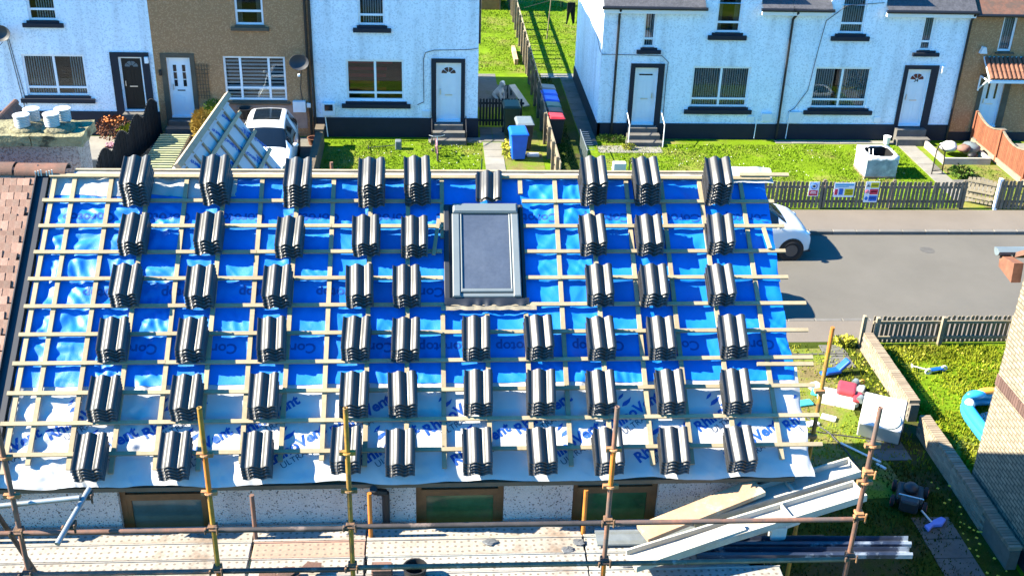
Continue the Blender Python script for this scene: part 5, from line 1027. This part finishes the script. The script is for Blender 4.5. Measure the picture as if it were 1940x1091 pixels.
garment('trousers','black trousers hanging on the washing line',5.66,47.1,.76,[(0,0),(.05,0),(.16,.52),(.27,.03),(.36,.03),(.36,.92),(.03,.92),(.02,.5)]); garment('hanging_garment','black garment on the line half hidden by the white gable',6.09,47.0,.82,[(0,0),(.07,.0),(.09,.3),(.3,.3),(.3,.88),(.04,.88)])
for k, dx in enumerate((0,.07)): garment('sock',['thin dark sock on the line nearer the pole','thin dark sock on the line nearer the trousers'][k],5.42+dx,47.3,1.42,[(0,0),(.03,0),(.03,.26),(0,.26)])
# white dog sitting on the path: one skinned body
def skin_obj(name, nodes, edges, m, loc, rz=0, sub=2):
    me = bpy.data.meshes.new(name); me.from_pydata([n[0] for n in nodes], edges, []); o = bpy.data.objects.new(name, me); COL.objects.link(o); o.location = loc; o.rotation_euler = (0,0,rz)
    sk_ = o.modifiers.new('skin','SKIN'); sk_.use_smooth_shade = True; o.modifiers.new('sub','SUBSURF').levels = sub; o.modifiers['sub'].render_levels = sub
    for v, n in zip(me.skin_vertices[0].data, nodes): v.radius = (n[1], n[1])
    me.skin_vertices[0].data[0].use_root = True; me.materials.append(M_[m]); ORG[o.name] = (0,0,0); return o
dn = [((0,0,.20),.13),((0,-.12,.34),.12),((0,-.20,.46),.085),((0,-.24,.58),.075),((0,-.30,.62),.085),((0,-.41,.58),.045),((.07,-.26,.28),.05),((.08,-.28,.12),.032),((.08,-.31,.02),.034),((-.07,-.26,.28),.05),((-.08,-.28,.12),.032),((-.08,-.31,.02),.034),((.11,.02,.12),.085),((.13,-.14,.05),.045),((.13,-.20,.03),.035),((-.11,.02,.12),.085),((-.13,-.14,.05),.045),((-.13,-.20,.03),.035),((0,.14,.10),.035),((.04,.28,.06),.03),((.06,-.27,.70),.022),((.10,-.25,.62),.03),((-.06,-.27,.70),.022),((-.10,-.25,.62),.03)]
de = [(0,1),(1,2),(2,3),(3,4),(4,5),(1,6),(6,7),(7,8),(1,9),(9,10),(10,11),(0,12),(12,13),(13,14),(0,15),(15,16),(16,17),(0,18),(18,19),(4,20),(20,21),(4,22),(22,23)]
dog = tag(skin_obj('dog', dn, de, 'fur_white', (2.36,39.4,.012), R(40)), 'shaggy white dog sitting on the path behind the dark gate', 'dog')
b = MB()
for s in (-1,1): b.blob((s*.035,-.375,.645),(.012,.012,.014),8,6)
b.blob((0,-.455,.59),(.022,.018,.018),8,6); o = b.build('eyes_and_nose','black_plastic',None); o.location = (0,0,0); o.data.transform(Matrix.Translation(ORG[o.name])); o.parent = dog
# ------------------------------------------------------------------ bicycle, scooters, toys
def bicycle(x, y, rz, label, m='pink_paint'):
    t = thing('bicycle', label, 'bicycle', (x,y,.01), rz=rz, local=True)
    for yy in (-.36,.36):
        b = MB(); b.torus((0,yy,.25),.225,.022,'x',24,6); w = b.build('wheel','tyre',t); b = MB()
        for k in range(8): a = math.pi*k/4; b.tube((0,yy,.25),(0,yy+.22*math.cos(a),.25+.22*math.sin(a)),.004,4)
        b.build('spokes','silver',w)
    b = MB(); b.tube((0,.36,.25),(0,.05,.24),.014); b.tube((0,.05,.24),(0,.14,.58),.016); b.tube((0,.12,.50),(0,-.24,.56),.016); b.tube((0,.05,.24),(0,-.25,.52),.018); b.tube((0,.36,.25),(0,.13,.52),.012); b.tube((0,-.22,.62),(0,-.36,.25),.016); b.build('frame',m,t)
    b = MB(); b.tube((0,-.22,.60),(0,-.18,.74),.013); b.path([(-.24,-.10,.76),(-.12,-.18,.75),(.12,-.18,.75),(.24,-.10,.76)],.012); b.build('handlebar','silver',t)
    b = MB(); b.blob((0,.17,.61),(.06,.12,.03),8,6); b.build('saddle','black_plastic',t,smooth=True); b = MB(); b.tube((-.12,.05,.24),(.12,.05,.24),.01); b.box(-.15,-.09,0,.1,.19,.21); b.box(.09,.15,0,.1,.27,.29); b.tube((-.015,.05,.24),(.015,.05,.24),.075,14); b.build('pedals','black_plastic',t); return t
bicycle(.16,33.45,R(4),'pink child\'s bicycle standing on the left lawn casting a long shadow')
def box_thing(name,label,cat,M,parts,group=None):
    t = thing(name,label,cat,tuple(M.translation),group); 
    for nm, m, q, bv in parts: b = MB(); b.box(*q,M); b.build(nm,m,t,bevel=bv)
    return t
st = thing('push_sprinkler','grey lawn sprinkler with a long handle lying on the left lawn','sprinkler',(-1.0,34.1,0)); b = MB(); b.tube((-2.0,34.15,.05),(-1.15,34.2,.12),.014,6); b.tube((-2.0,34.0,.05),(-2.0,34.35,.05),.014,6); b.build('handle','bin_dark',st); b = MB(); b.box(-1.15,-.95,34.05,34.3,.0,.30); b.build('body','bin_grey',st,bevel=.03)
b = MB(); b.tube((-2.93,31.4,0),(-2.93,31.4,.62),.05,10); tag(b.build('tree_stake','rust_tube'),'short rusty stake standing in the shaded left lawn','stake'); b = MB(); b.tube((1.45,31.0,0),(1.47,31.0,.9),.02,8); tag(b.build('line_post','bin_green'),'thin dark green post at the right edge of the left lawn','post')
b = MB(); b.box(1.30,1.36,30.9,30.96,0,.5); tag(b.build('survey_peg','orange_tube'),'orange peg beside the thin green post','peg')
b = MB(); b.box(7.30,7.36,30.0,30.06,0,.5); tag(b.build('survey_peg','orange_tube'),'orange peg on the right lawn near the ridge line','peg'); b = MB(); b.box(7.85,7.90,30.0,30.05,0,.38); tag(b.build('survey_peg','white_frame'),'white peg on the right lawn beside the orange peg','peg')
# loose timber and slabs on the ground by the fence
b = MB(); b.box(-.45,.45,-.04,.04,0,.05,Matrix.Translation((2.75,31.35,.05)) @ Matrix.Rotation(R(28),4,'Z')); tag(b.build('timber_offcut','old_timber'),'brown timber offcut lying by the blue bin','offcut'); b = MB(); b.blob((2.95,31.1,.06),(.3,.22,.09),10,6,.15); tag(b.build('clay_heap','broken_clay'),'low heap of broken clay pots by the fence','rubble'); b = MB(); b.blob((2.35,31.15,.06),(.14,.1,.09),9,6,.2); tag(b.build('log','old_timber'),'pale log end by the garden path','log')
b = MB(); b.box(-.2,.2,-.12,.12,0,.07,Matrix.Translation((3.2,33.6,.01))); tag(b.build('paper_sack','toy_white',bevel=.02),'white sack lying behind the blue bin','sack')
b = MB(); b.box(-.12,.12,-.6,.6,0,.05,Matrix.Translation((3.1,38.6,.35)) @ Matrix.Rotation(R(25),4,'Z') @ Matrix.Rotation(R(22),4,'X')); tag(b.build('loose_board','timber_white'),'pale board leaning in the yard behind the gate','board'); b = MB(); b.box(3.28,3.42,43.6,45.6,.02,.24); tag(b.build('loose_board','timber_orange'),'pale board lying along the back fence','board')
bk = thing('toy_trike','dark toy tricycle standing beside the white dog','tricycle',(2.75,39.6,.01)); 
for dx, dy in ((0,-.22),(-.15,.18),(.15,.18)): b = MB(); b.torus((2.75+dx,39.6+dy,.12),.09,.025,'x',14,6); b.build('wheel','tyre',bk)
b = MB(); b.path([(2.75,39.38,.12),(2.75,39.45,.45),(2.75,39.7,.25),(2.75,39.8,.12)],.02); b.tube((2.6,39.45,.47),(2.9,39.45,.47),.014); b.build('frame','bin_dark',bk)
# white wrapped crate on the right lawn
ct = thing('wrapped_crate','white film-wrapped crate torn open at the top on the right lawn','crate',(13.8,32.2,0)); x0,x1,y0,y1,hh = 13.32,14.30,31.75,32.75,.74
b = MB(); b.box(x0,x1,y0,y0+.05,.08,hh); b.build('front_panel','wrap_clear',ct,bevel=.01); b = MB(); b.box(x0,x0+.05,y0+.05,y1-.05,.08,hh); b.build('side_panel','wrap_white',ct); b = MB(); b.box(x1-.05,x1,y0+.05,y1-.05,.08,hh); b.build('side_panel','wrap_white',ct); b = MB(); b.box(x0,x1,y1-.05,y1,.08,hh); b.build('back_panel','wrap_white',ct); b = MB(); b.box(x0+.05,x1-.05,y0+.05,y1-.05,.08,.2); b.build('floor','black_plastic',ct); b = MB(); b.box(x0-.01,x1+.01,y0-.01,y1+.01,0,.078); b.build('pallet','old_timber',ct)
vs = []; fs = []; n = 32                                         # torn film rim
for i in range(n):
    a = 2*math.pi*i/n; ca, sa = math.cos(a), math.sin(a); k = 1/max(abs(ca),abs(sa)); ox, oy = (x0+x1)/2+.50*k*ca, (y0+y1)/2+.51*k*sa; rr = .47+.06*noise.noise(Vector((ca*2,sa*2,3))); vs += [(ox,oy,hh-.12-.06*noise.noise(Vector((ca*3,sa*3,8)))),(ox,oy,hh+.01),((x0+x1)/2+.05+rr*ca*.95,(y0+y1)/2+rr*sa,hh-.01+.05*noise.noise(Vector((ca*4,sa*4,1))))]
for i in range(n): j = (i+1)%n; fs += [(i*3,j*3,j*3+1,i*3+1),(i*3+1,j*3+1,j*3+2,i*3+2)]
b = MB(); b.add(vs,fs); b.build('torn_film','wrap_white',ct,smooth=True)
for q in ((x0+.055,x0+.075,y0+.08,y1-.08,.2,hh-.03),(x1-.075,x1-.055,y0+.08,y1-.08,.2,hh-.03),(x0+.08,x1-.08,y1-.075,y1-.055,.2,hh-.03),(x0+.08,x1-.08,y0+.055,y0+.075,.2,hh-.03)): b = MB(); b.box(*q); b.build('dark_inner','black_plastic',ct)  # black panels added so the inside of the open crate reads dark
for k in range(2): b = MB(); b.tube((13.62+.1*k,32.2,.2),(13.60+.12*k,32.45,.74),.015,6); b.build('strut','white_frame',ct)
b = MB(); b.lathe([(.10,0),(.13,.05),(.12,.12),(.07,.16),(.06,.22),(.085,.27),(.05,.34),(.0,.36)],(14.75,33.0,.0),14); tag(b.build('garden_ornament','toy_white',smooth=True),'small white garden ornament on the lawn beside the crate','ornament'); b = MB(); b.lathe([(.09,0),(.12,.25),(.13,.27),(.11,.27),(.09,.05)],(15.15,34.85,.02),14); tag(b.build('plant_pot','white_frame',auto=40),'white pot at the foot of the door steps of number 34','pot')
# thin iron gate on the right path
ig = thing('iron_gate','thin black iron garden gate standing open on the right path','gate',(15.75,32.2,0)); b = MB(); pts = [(15.62,32.15,.02),(15.62,32.15,.80),(15.70,32.17,1.0),(15.95,32.23,.72),(16.0,32.25,.02)]; b.path(pts,.018,6); b.tube((15.62,32.15,.12),(16.0,32.25,.12),.012,6); b.build('frame','black_gutter',ig)
for k in range(9): u = (k+1)/10; zt = .95-.25*max(0,u-.25); b = MB(); b.tube((15.62+.38*u,32.15+.1*u,.12),(15.62+.38*u,32.15+.1*u,zt-.05),.007,5); b.build('bar','black_gutter',ig)
ig2 = thing('iron_gate','thin black iron gate at the left end of the right lawn','gate',(5.75,30.8,0)); b = MB(); b.path([(5.85,31.1,0),(5.85,31.1,.85),(5.88,30.95,.95),(5.92,30.8,.85),(5.92,30.8,0)],.018,6); b.build('frame','black_gutter',ig2); b = MB(); b.box(5.45,5.85,31.6,31.8,0,.55); tag(b.build('storage_box','toy_white',bevel=.03),'white plastic box standing behind the ridge at the garden gate','box')
ir = thing('iron_railing','low iron railing beside the side path of the white house','railing',(4.75,33.2,0))
for k in range(9): b = MB(); y = 32.2+.2*k; b.tube((4.72,y,0),(4.72,y,.75),.011,5); b.tube((4.72,y,.75),(4.95,y,.75),.008,5); b.build('bar','galv_tube',ir)
b = MB(); b.tube((4.72,32.1,.75),(4.72,34.0,.75),.014,6); b.build('rail','galv_tube',ir)
# raised bed with rubble and pallet on the right
rb_ = thing('raised_bed','pale timber raised bed heaped with bags beside the red fence','raised bed',(17,33.5,0)); 
for q in ((16.35,17.9,33.0,33.08,0,.22),(16.35,16.43,33.08,34.6,0,.22),(17.82,17.9,33.08,34.6,0,.22)): b = MB(); b.box(*q); b.build('side','timber_white',rb_)
for i,(x,y,z,rx,ry,rz_,m,l) in enumerate(((16.85,33.9,.28,.3,.26,.18,'toy_white','white rubble sack on the raised bed'),(17.55,33.85,.26,.34,.3,.2,'bin_grey','grey rubble sack on the raised bed against the red fence'),(17.2,33.55,.36,.22,.18,.14,'broken_clay','brown rubble sack between the white and grey sacks'),(17.35,33.2,.24,.16,.12,.1,'black_plastic','small black sack at the front of the raised bed'))): b = MB(); b.blob((x,y,z),(rx,ry,rz_),12,8,.12); tag(b.build('rubble_sack',m,smooth=True),l,'sack','rubble sacks on the raised bed')
stp = thing('garden_steps','two concrete garden steps inside the open picket gate','steps',(16.2,31,0)); b = MB(); b.box(15.85,17.0,30.9,31.2,0,.22); b.build('step','concrete_step',stp); b = MB(); b.box(15.85,16.9,30.55,30.9,0,.11); b.build('step','slab',stp)
# ------------------------------------------------------------------ clutter in the near garden
M = Matrix.Translation((8.92,18.25,.19)) @ Matrix.Rotation(R(-26),4,'Z') @ Matrix.Rotation(R(28),4,'X')
ap = thing('tumble_dryer','white tumble dryer lying on its back beside the garden wall','dryer',(8.98,18.05,0))
for nm,m,q,bv in (('casing','appliance_white',(-.40,.40,-.36,.38,0,.50),.02),('base_panel','bin_dark',(.402,.42,-.34,.36,.02,.48),0)): b = MB(); b.box(*q,M); b.build(nm,m,ap,bevel=bv)
b = MB(); b.lathe([(.0,.0),(.17,.0),(.20,.02),(.21,.03),(.17,.045),(.0,.05)],(.15,-.14,.50),20,M); b.build('door','appliance_door',ap,auto=40)
for q in ((-.30,-.10,-.05,-.03,.50,.506),(.16,.20,.12,.15,.50,.508),(-.24,-.20,-.16,-.12,.50,.51)): b = MB(); b.box(*q,M); b.build('fitting','bin_grey',ap)
M = Matrix.Translation((8.50,19.35,0)) @ Matrix.Rotation(R(-24),4,'Z')
tc_ = thing('toy_car','red and white ride-on toy car tipped beside the dryer','toy car',(8.5,19.35,0))
for nm,m,q,bv in (('chassis','toy_white',(-.48,.36,-.16,.16,.03,.22),.04),('side_skirt','toy_white',(-.42,.3,-.20,-.17,.0,.16),.01),('bonnet','toy_red',(-.12,.26,-.10,.34,.22,.36),.05),('seat','toy_red',(.22,.40,-.24,.10,.20,.30),.04),('spoiler','toy_teal',(-.62,-.44,-.12,.12,.10,.16),.02)): b = MB(); b.box(*q,M); b.build(nm,m,tc_,bevel=bv)
for x,y in ((.20,.36),(.36,-.26)): b = MB(); b.tube(M@Vector((x,y,.30)),M@Vector((x+.05,y+.08,.33)),.08,16); b.build('wheel','bin_grey',tc_)
b = MB(); b.torus(tuple(M@Vector((.34,.42,.34))),.05,.02,'y',14,6); b.build('steering_wheel','toy_orange',tc_)
b = MB(); b.box(-.16,.16,-.10,.10,0,.10,Matrix.Translation((9.02,19.85,.0)) @ Matrix.Rotation(R(-30),4,'Z')); tag(b.build('plastic_tray','wrap_clear',bevel=.03),'clear plastic tray lying by the toy car','tray')
M = Matrix.Translation((8.72,20.45,0)) @ Matrix.Rotation(R(14),4,'Z'); ts = thing('toy_slide','blue plastic toy seat lying on the worn grass','toy',(8.72,20.45,0))
for nm,q in (('seat',(-.26,.12,-.10,.10,.05,.14)),('front_lip',(-.34,-.26,-.08,.08,.03,.10))): b = MB(); b.box(*q,M); b.build(nm,'toy_blue',ts,bevel=.03)
b = MB(); b.box(.0,.32,-.09,.09,0,.09,M @ Matrix.Translation((.10,0,.08)) @ Matrix.Rotation(R(-42),4,'Y')); b.build('backrest','toy_blue',ts,bevel=.03)
M = Matrix.Translation((10.95,20.48,0)) @ Matrix.Rotation(R(14),4,'Z'); sc2 = thing('toy_scooter','blue and white toy scooter lying on the neighbour lawn','scooter',(10.95,20.48,0))
b = MB(); b.box(-.12,.22,-.06,.06,.07,.11,M); b.build('deck','toy_blue',sc2,bevel=.02); b = MB(); b.tube(M@Vector((-.12,0,.09)),M@Vector((-.42,.22,.12)),.016,8); b.tube(M@Vector((-.46,.16,.12)),M@Vector((-.38,.28,.12)),.016,8); b.build('handlebar','toy_white',sc2)
for x,y in ((-.16,-.02),(.26,.0)): b = MB(); b.torus(tuple(M@Vector((x,y,.075))),.055,.025,'y',14,6); b.build('wheel','toy_white',sc2)
# inflatable pool
pl = thing('paddling_pool','blue and white inflatable paddling pool against the brick house','paddling pool',(11.55,18.3,0)); cx,cy = 11.62,18.25
for k,(z,m) in enumerate(((.11,'pool_blue'),(.27,'pool_blue'))):
    b = MB(); vs = []; fs = []; n,mm = 40,10; a_,b__ = .72,.95
    for i in range(n):
        t = 2*math.pi*i/n; ex = 2/3.2; ca, sa = math.cos(t), math.sin(t); px_, py_ = a_*math.copysign(abs(ca)**ex,ca), b__*math.copysign(abs(sa)**ex,sa); nx_, ny_ = ca, sa
        for j in range(mm): u = 2*math.pi*j/mm; vs.append((cx+px_+.11*math.cos(u)*nx_, cy+py_+.11*math.cos(u)*ny_, z+.10*math.sin(u)))
    for i in range(n):
        for j in range(mm): p,q = (i+1)%n,(j+1)%mm; fs.append((i*mm+j,p*mm+j,p*mm+q,i*mm+q))
    b.add(vs,fs); b.build('ring',m,pl,smooth=True)
b = MB(); b.lathe([(.0,.02),(.68,.02),(.68,.03),(.0,.03)],(cx,cy,0),28,None); b.build('floor','toy_white',pl); b = MB(); b.blob((11.15,18.95,.42),(.22,.10,.10),12,8); b.build('headrest','pool_blue',pl,smooth=True); b = MB(); b.blob((11.5,19.1,.42),(.26,.08,.07),12,8); b.build('headrest','toy_orange',pl,smooth=True); b = MB(); b.blob((10.95,18.75,.34),(.10,.12,.10),10,8); b.build('headrest','toy_white',pl,smooth=True)
# small litter
for i,(x,y,w,l,m,rz_,lab) in enumerate(((8.12,19.95,.16,.12,'toy_white',.4,'white plastic lid on the worn grass near the verge'),(7.72,19.3,.16,.10,'toy_teal',.2,'pale blue tray near the roof edge on the worn grass'),(8.05,18.75,.15,.09,'toy_white',-.5,'white plastic tub lying left of the dryer'),(7.65,18.55,.14,.08,'toy_white',.3,'scrap of white plastic beside the blue roof edge'))):
    b = MB(); b.box(-w,w,-l,l,0,.05,Matrix.Translation((x,y,.01)) @ Matrix.Rotation(rz_,4,'Z')); tag(b.build('plastic_scrap',m,bevel=.02),lab,'litter','plastic scraps on the worn grass')
b = MB(); b.tube((8.0,17.85,.05),(8.55,17.15,.09),.022,8); b.tube((8.5,17.2,.02),(8.62,17.02,.02),.03,8); tag(b.build('white_pole','toy_white'),'white plastic pole lying on the grass by the rusty standard','pole')
b = MB(); pts = [(7.2,18.45),(7.9,18.2),(8.5,18.05),(8.9,17.95)]; b.path([(x,y,.02) for x,y in pts],.013,6); tag(b.build('hose','cable'),'dark hose snaking over the worn grass','hose'); b = MB(); b.path([(7.3,19.5,.02),(7.5,19.0,.02),(7.9,18.2,.03),(8.05,17.6,.02),(8.1,17.0,.02)],.016,6); tag(b.build('cable_run','cable'),'dark cable running down the worn grass','cable')
b = MB(); b.path([(7.0,21.4,.02),(8.2,21.28,.02),(9.3,21.3,.02)],.02,6); tag(b.build('edging','concrete_step'),'thin dark edging strip at the pavement side of the worn grass','edging')
# black scooters/mower with red ends in the shade
M = Matrix.Translation((8.68,16.05,0)) @ Matrix.Rotation(R(-25),4,'Z'); mw = thing('lawnmower','black lawnmower with red wheels in the shade of the house','mower',(8.68,16.05,0))
b = MB(); b.box(-.24,.24,-.30,.26,.09,.26,M); b.build('deck','black_plastic',mw,bevel=.06); b = MB(); b.blob((0,0,0),(.14,.16,.10),12,8); b2 = MB(); b2.add([tuple(M@(Vector(v)+Vector((0,.02,.30)))) for v in b.v],b.f); b2.build('motor','bin_dark',mw,smooth=True)
for x,y in ((-.28,-.22),(.28,-.22),(-.28,.26),(.28,.26)):
    b = MB(); b.tube(M@Vector((x-.03,y,.11)),M@Vector((x+.03,y,.11)),.11,16); w_ = b.build('wheel','tyre',mw); b = MB(); b.tube(M@Vector((x-.04,y,.11)),M@Vector((x+.04,y,.11)),.065,14); b.build('hub','red_light',w_)
b = MB(); b.path([tuple(M@Vector(p)) for p in ((-.2,-.28,.22),(-.2,-.60,.55),(.2,-.60,.55),(.2,-.28,.22))],.014,6); b.build('handle','silver',mw); b = MB(); b.box(-.16,.16,-.52,-.32,.12,.36,M); b.build('grass_box','bin_dark',mw,bevel=.04)
M = Matrix.Translation((8.86,15.35,0)) @ Matrix.Rotation(R(28),4,'Z'); br = thing('toy_shovel','lavender blue toy spade lying in the shade by the wall','toy spade',(8.86,15.35,0)); b = MB(); b.tube(M@Vector((-.02,.0,.08)),M@Vector((.05,.32,.12)),.018,8); b.build('handle','toy_white',br); mat('lavender',(.16,.22,.62),.5,.1,5)
b = MB(); b.prism([(-.24,-.10),(-.05,-.05),(.10,-.12),(.28,-.05),(.26,.05),(.05,.06),(-.06,.03),(-.2,.04)],.03,.10,lambda u,v,t:tuple(M@Vector((u,v,t)))); b.build('blade','lavender',br,bevel=.02)
# ------------------------------------------------------------------ plants: leaf clumps with real gaps
def leaf_plant(name,label,cat,c,r,n,leaf,m,stem='bark',group=None,flowers=0,fm='flower_orange'):
    t = thing(name,label,cat,(c[0],c[1],c[2]),group); b = MB()
    for i in range(n):
        while True:
            p = Vector((random.uniform(-1,1),random.uniform(-1,1),random.uniform(-1,1)))
            if .25 < p.length < 1+.25*noise.noise(p*2.2+Vector(c)): break
        q = Vector((c[0]+p.x*r[0],c[1]+p.y*r[1],c[2]+r[2]+p.z*r[2])); d = (p+Vector((random.uniform(-.6,.6),random.uniform(-.6,.6),random.uniform(-.2,.8)))).normalized(); s_ = d.orthogonal().normalized()*leaf*.35; L_ = d*leaf*random.uniform(.6,1.2)
        b.add([q-s_,q+L_*.5+s_*.3,q+L_,q+L_*.5-s_*1.3],[(0,1,2,3)])
    b.build('foliage',m,t); b = MB()
    for k in range(5): a = 1.256*k; b.tube((c[0],c[1],c[2]),(c[0]+math.cos(a)*r[0]*.6,c[1]+math.sin(a)*r[1]*.6,c[2]+r[2]*1.5),.018,5,.006)
    b.build('stems',stem,t)
    if flowers:
        b = MB()
        for k in range(flowers): a = random.uniform(0,6.28); rr = random.uniform(.2,.9); b.blob((c[0]+math.cos(a)*r[0]*rr,c[1]+math.sin(a)*r[1]*rr,c[2]+r[2]*(1.5+.5*random.random())),(.04,.04,.03),6,4)
        stuff(b.build('flowers',fm,t))
    return t
leaf_plant('golden_shrub','golden conifer shrub behind the wing roof by the white door','shrub',(-7.15,34.3,.0),(.34,.34,.62),1500,.09,'leaf_gold'); leaf_plant('golden_shrub','smaller golden-green shrub top leaning to the brown house window','shrub',(-6.7,34.75,.35),(.32,.3,.42),900,.09,'leaf_yellow'); leaf_plant('dark_shrub','dark green plant against the brown wall below the window','shrub',(-6.85,35.0,.7),(.36,.2,.3),500,.08,'leaf_green')
leaf_plant('potted_flower','dark red plant with orange blooms in the left front yard','plant',(-9.95,34.5,.15),(.5,.4,.38),700,.09,'leaf_red',flowers=26); leaf_plant('yellow_bush','small yellow-green bush beside the black fence','plant',(-9.35,34.4,.25),(.42,.3,.22),650,.09,'leaf_yellow'); leaf_plant('weed_clump','yellow flowering weeds beside the garden path bins','plant',(2.38,33.7,0),(.14,.55,.18),450,.07,'leaf_yellow',flowers=20,fm='petal_yellow')
leaf_plant('weed_clump','green weed clump in the bed beside the right garden steps','plant',(16.5,32.0,.0),(.32,.3,.16),500,.10,'leaf_green'); leaf_plant('weed_clump','dandelion clump at the pale post by the pavement','plant',(9.35,21.72,0),(.28,.16,.10),420,.07,'leaf_yellow',flowers=18,fm='petal_yellow'); leaf_plant('weed_clump','yellow tuft by the steps of the white end house','plant',(6.35,34.25,0),(.2,.14,.1),250,.06,'leaf_yellow'); leaf_plant('weed_clump','dark weeds at the foot of the white gable','plant',(5.9,34.95,0),(.5,.16,.12),420,.07,'leaf_green')
for i,(x,y,c_,m,lab) in enumerate(((-9.45,33.75,'bin_blue','leaf_red','dark blue glazed pot with white flowers in the left yard'),(-9.85,33.55,'terracotta','leaf_red','terracotta pot with pink flowers in the left yard'))):
    t = thing('flower_pot',lab,'pot',(x,y,0),'flower pots in the left yard'); b = MB(); b.lathe([(.10,0),(.15,.22),(.17,.25),(.14,.25),(.10,.08)],(x,y,.006),14); b.build('pot',c_,t,auto=40); b = MB()
    for k in range(30): a = random.uniform(0,6.28); rr = random.uniform(0,.15); b.blob((x+rr*math.cos(a),y+rr*math.sin(a),.28+.1*random.random()),(.025,.025,.02),5,4)
    stuff(b.build('flowers','petal_white' if i == 0 else 'pink_paint',t))
b = MB(); b.box(-10.4,-9.3,32.4,33.3,.0,.30); tag(b.build('rockery_block','slab',bevel=.04),'pale stone planter block in front of the black fence','planter')
b = MB(); b.lathe([(.16,0),(.22,.30),(.24,.34),(.2,.34),(.14,.1)],(-5.9,34.95,.72),14); tag(b.build('hanging_basket','black_plastic',auto=40),'round black hanging basket on the brown wall below the window','basket')
b = MB(); b.lathe([(.16,0),(.2,.2),(.22,.22),(.18,.22),(.14,.05)],(-3.75,34.55,.01),14); tag(b.build('flower_pot','terracotta',auto=40),'terracotta pot beside the parked white car','pot')
# dandelions and daisies
def flowers(name,label,regs,n,r,m,h=.06):
    b = MB()
    for i in range(n):
        x0,x1,y0,y1 = random.choice(regs); x,y = random.uniform(x0,x1),random.uniform(y0,y1); s_ = r*random.uniform(.7,1.3); b.add([(x-s_,y,h),(x,y-s_,h),(x+s_,y,h),(x,y+s_,h),(x,y,h+.02)],[(0,1,4),(1,2,4),(2,3,4),(3,0,4)])
    return stuff(b.build(name,m),label,'flowers')
flowers('dandelions','yellow dandelions scattered in the near gardens',[(9.3,9.62,19.2,21.2),(9.9,13,20.3,21.6),(9.2,9.6,13.8,16.6)],55,.028,'petal_yellow',.10); flowers('daisies','white daisies scattered on the lawns',[(5.5,15.2,29.8,34.6),(-3,1.5,30,34.5)],170,.018,'petal_white',.05)
# grass
def grass(name,label,regs,m,h,seed):
    rnd = random.Random(seed); vs = []; fs = []
    for x0,x1,y0,y1,dens in regs:
        for i in range(int((x1-x0)*(y1-y0)*dens)):
            x,y = rnd.uniform(x0,x1),rnd.uniform(y0,y1); nz = noise.noise(Vector((x*.8,y*.8,seed)))
            if nz < -.30 and rnd.random() < .7: continue
            a = rnd.uniform(0,6.28); hh = h*rnd.uniform(.5,1.3)*(1+.5*nz); w = .012+.012*rnd.random(); dx,dy = math.cos(a),math.sin(a); lx,ly = rnd.uniform(-.5,.5)*hh,rnd.uniform(-.5,.5)*hh; o = len(vs)
            vs += [(x-dx*w,y-dy*w,0),(x+dx*w,y+dy*w,0),(x+lx,y+ly,hh)]; fs.append((o,o+1,o+2))
    me = bpy.data.meshes.new(name); me.from_pydata(vs,[],fs); o = bpy.data.objects.new(name,me); COL.objects.link(o); me.materials.append(M_[m]); ORG[o.name] = (0,0,0); return stuff(o,label,'grass')
grass('lawn_grass','short bright grass on the front and back lawns',[(-3.3,1.6,30.5,34.9,420),(5.3,15.4,29.6,34.7,420),(1.6,3.6,42.7,56,260),(3.9,7,42.8,60,220)],'grass_blade',.055,3)
grass('tall_grass','longer grass of the near gardens',[(9.9,13.4,16.4,21.6,700),(9.9,13.2,20.9,21.65,500)],'grass_blade_yellow',.08,5)
grass('verge_grass','patchy yellow-green grass on the sunlit worn ground by the verge',[(5.6,9.6,17.0,21.7,230)],'grass_blade_yellow',.06,8)  # yellower blades colour the sunlit side of the house shadow's edge
grass('rough_grass','patchy rough grass in shade and on worn ground',[(3.85,4.55,30.5,42,350),(5.6,9.6,13,17.2,330),(16.2,18,29.6,32.9,120)],'grass_blade_dark',.07,9)  # near-house blades coloured darker to deepen the shade falling there
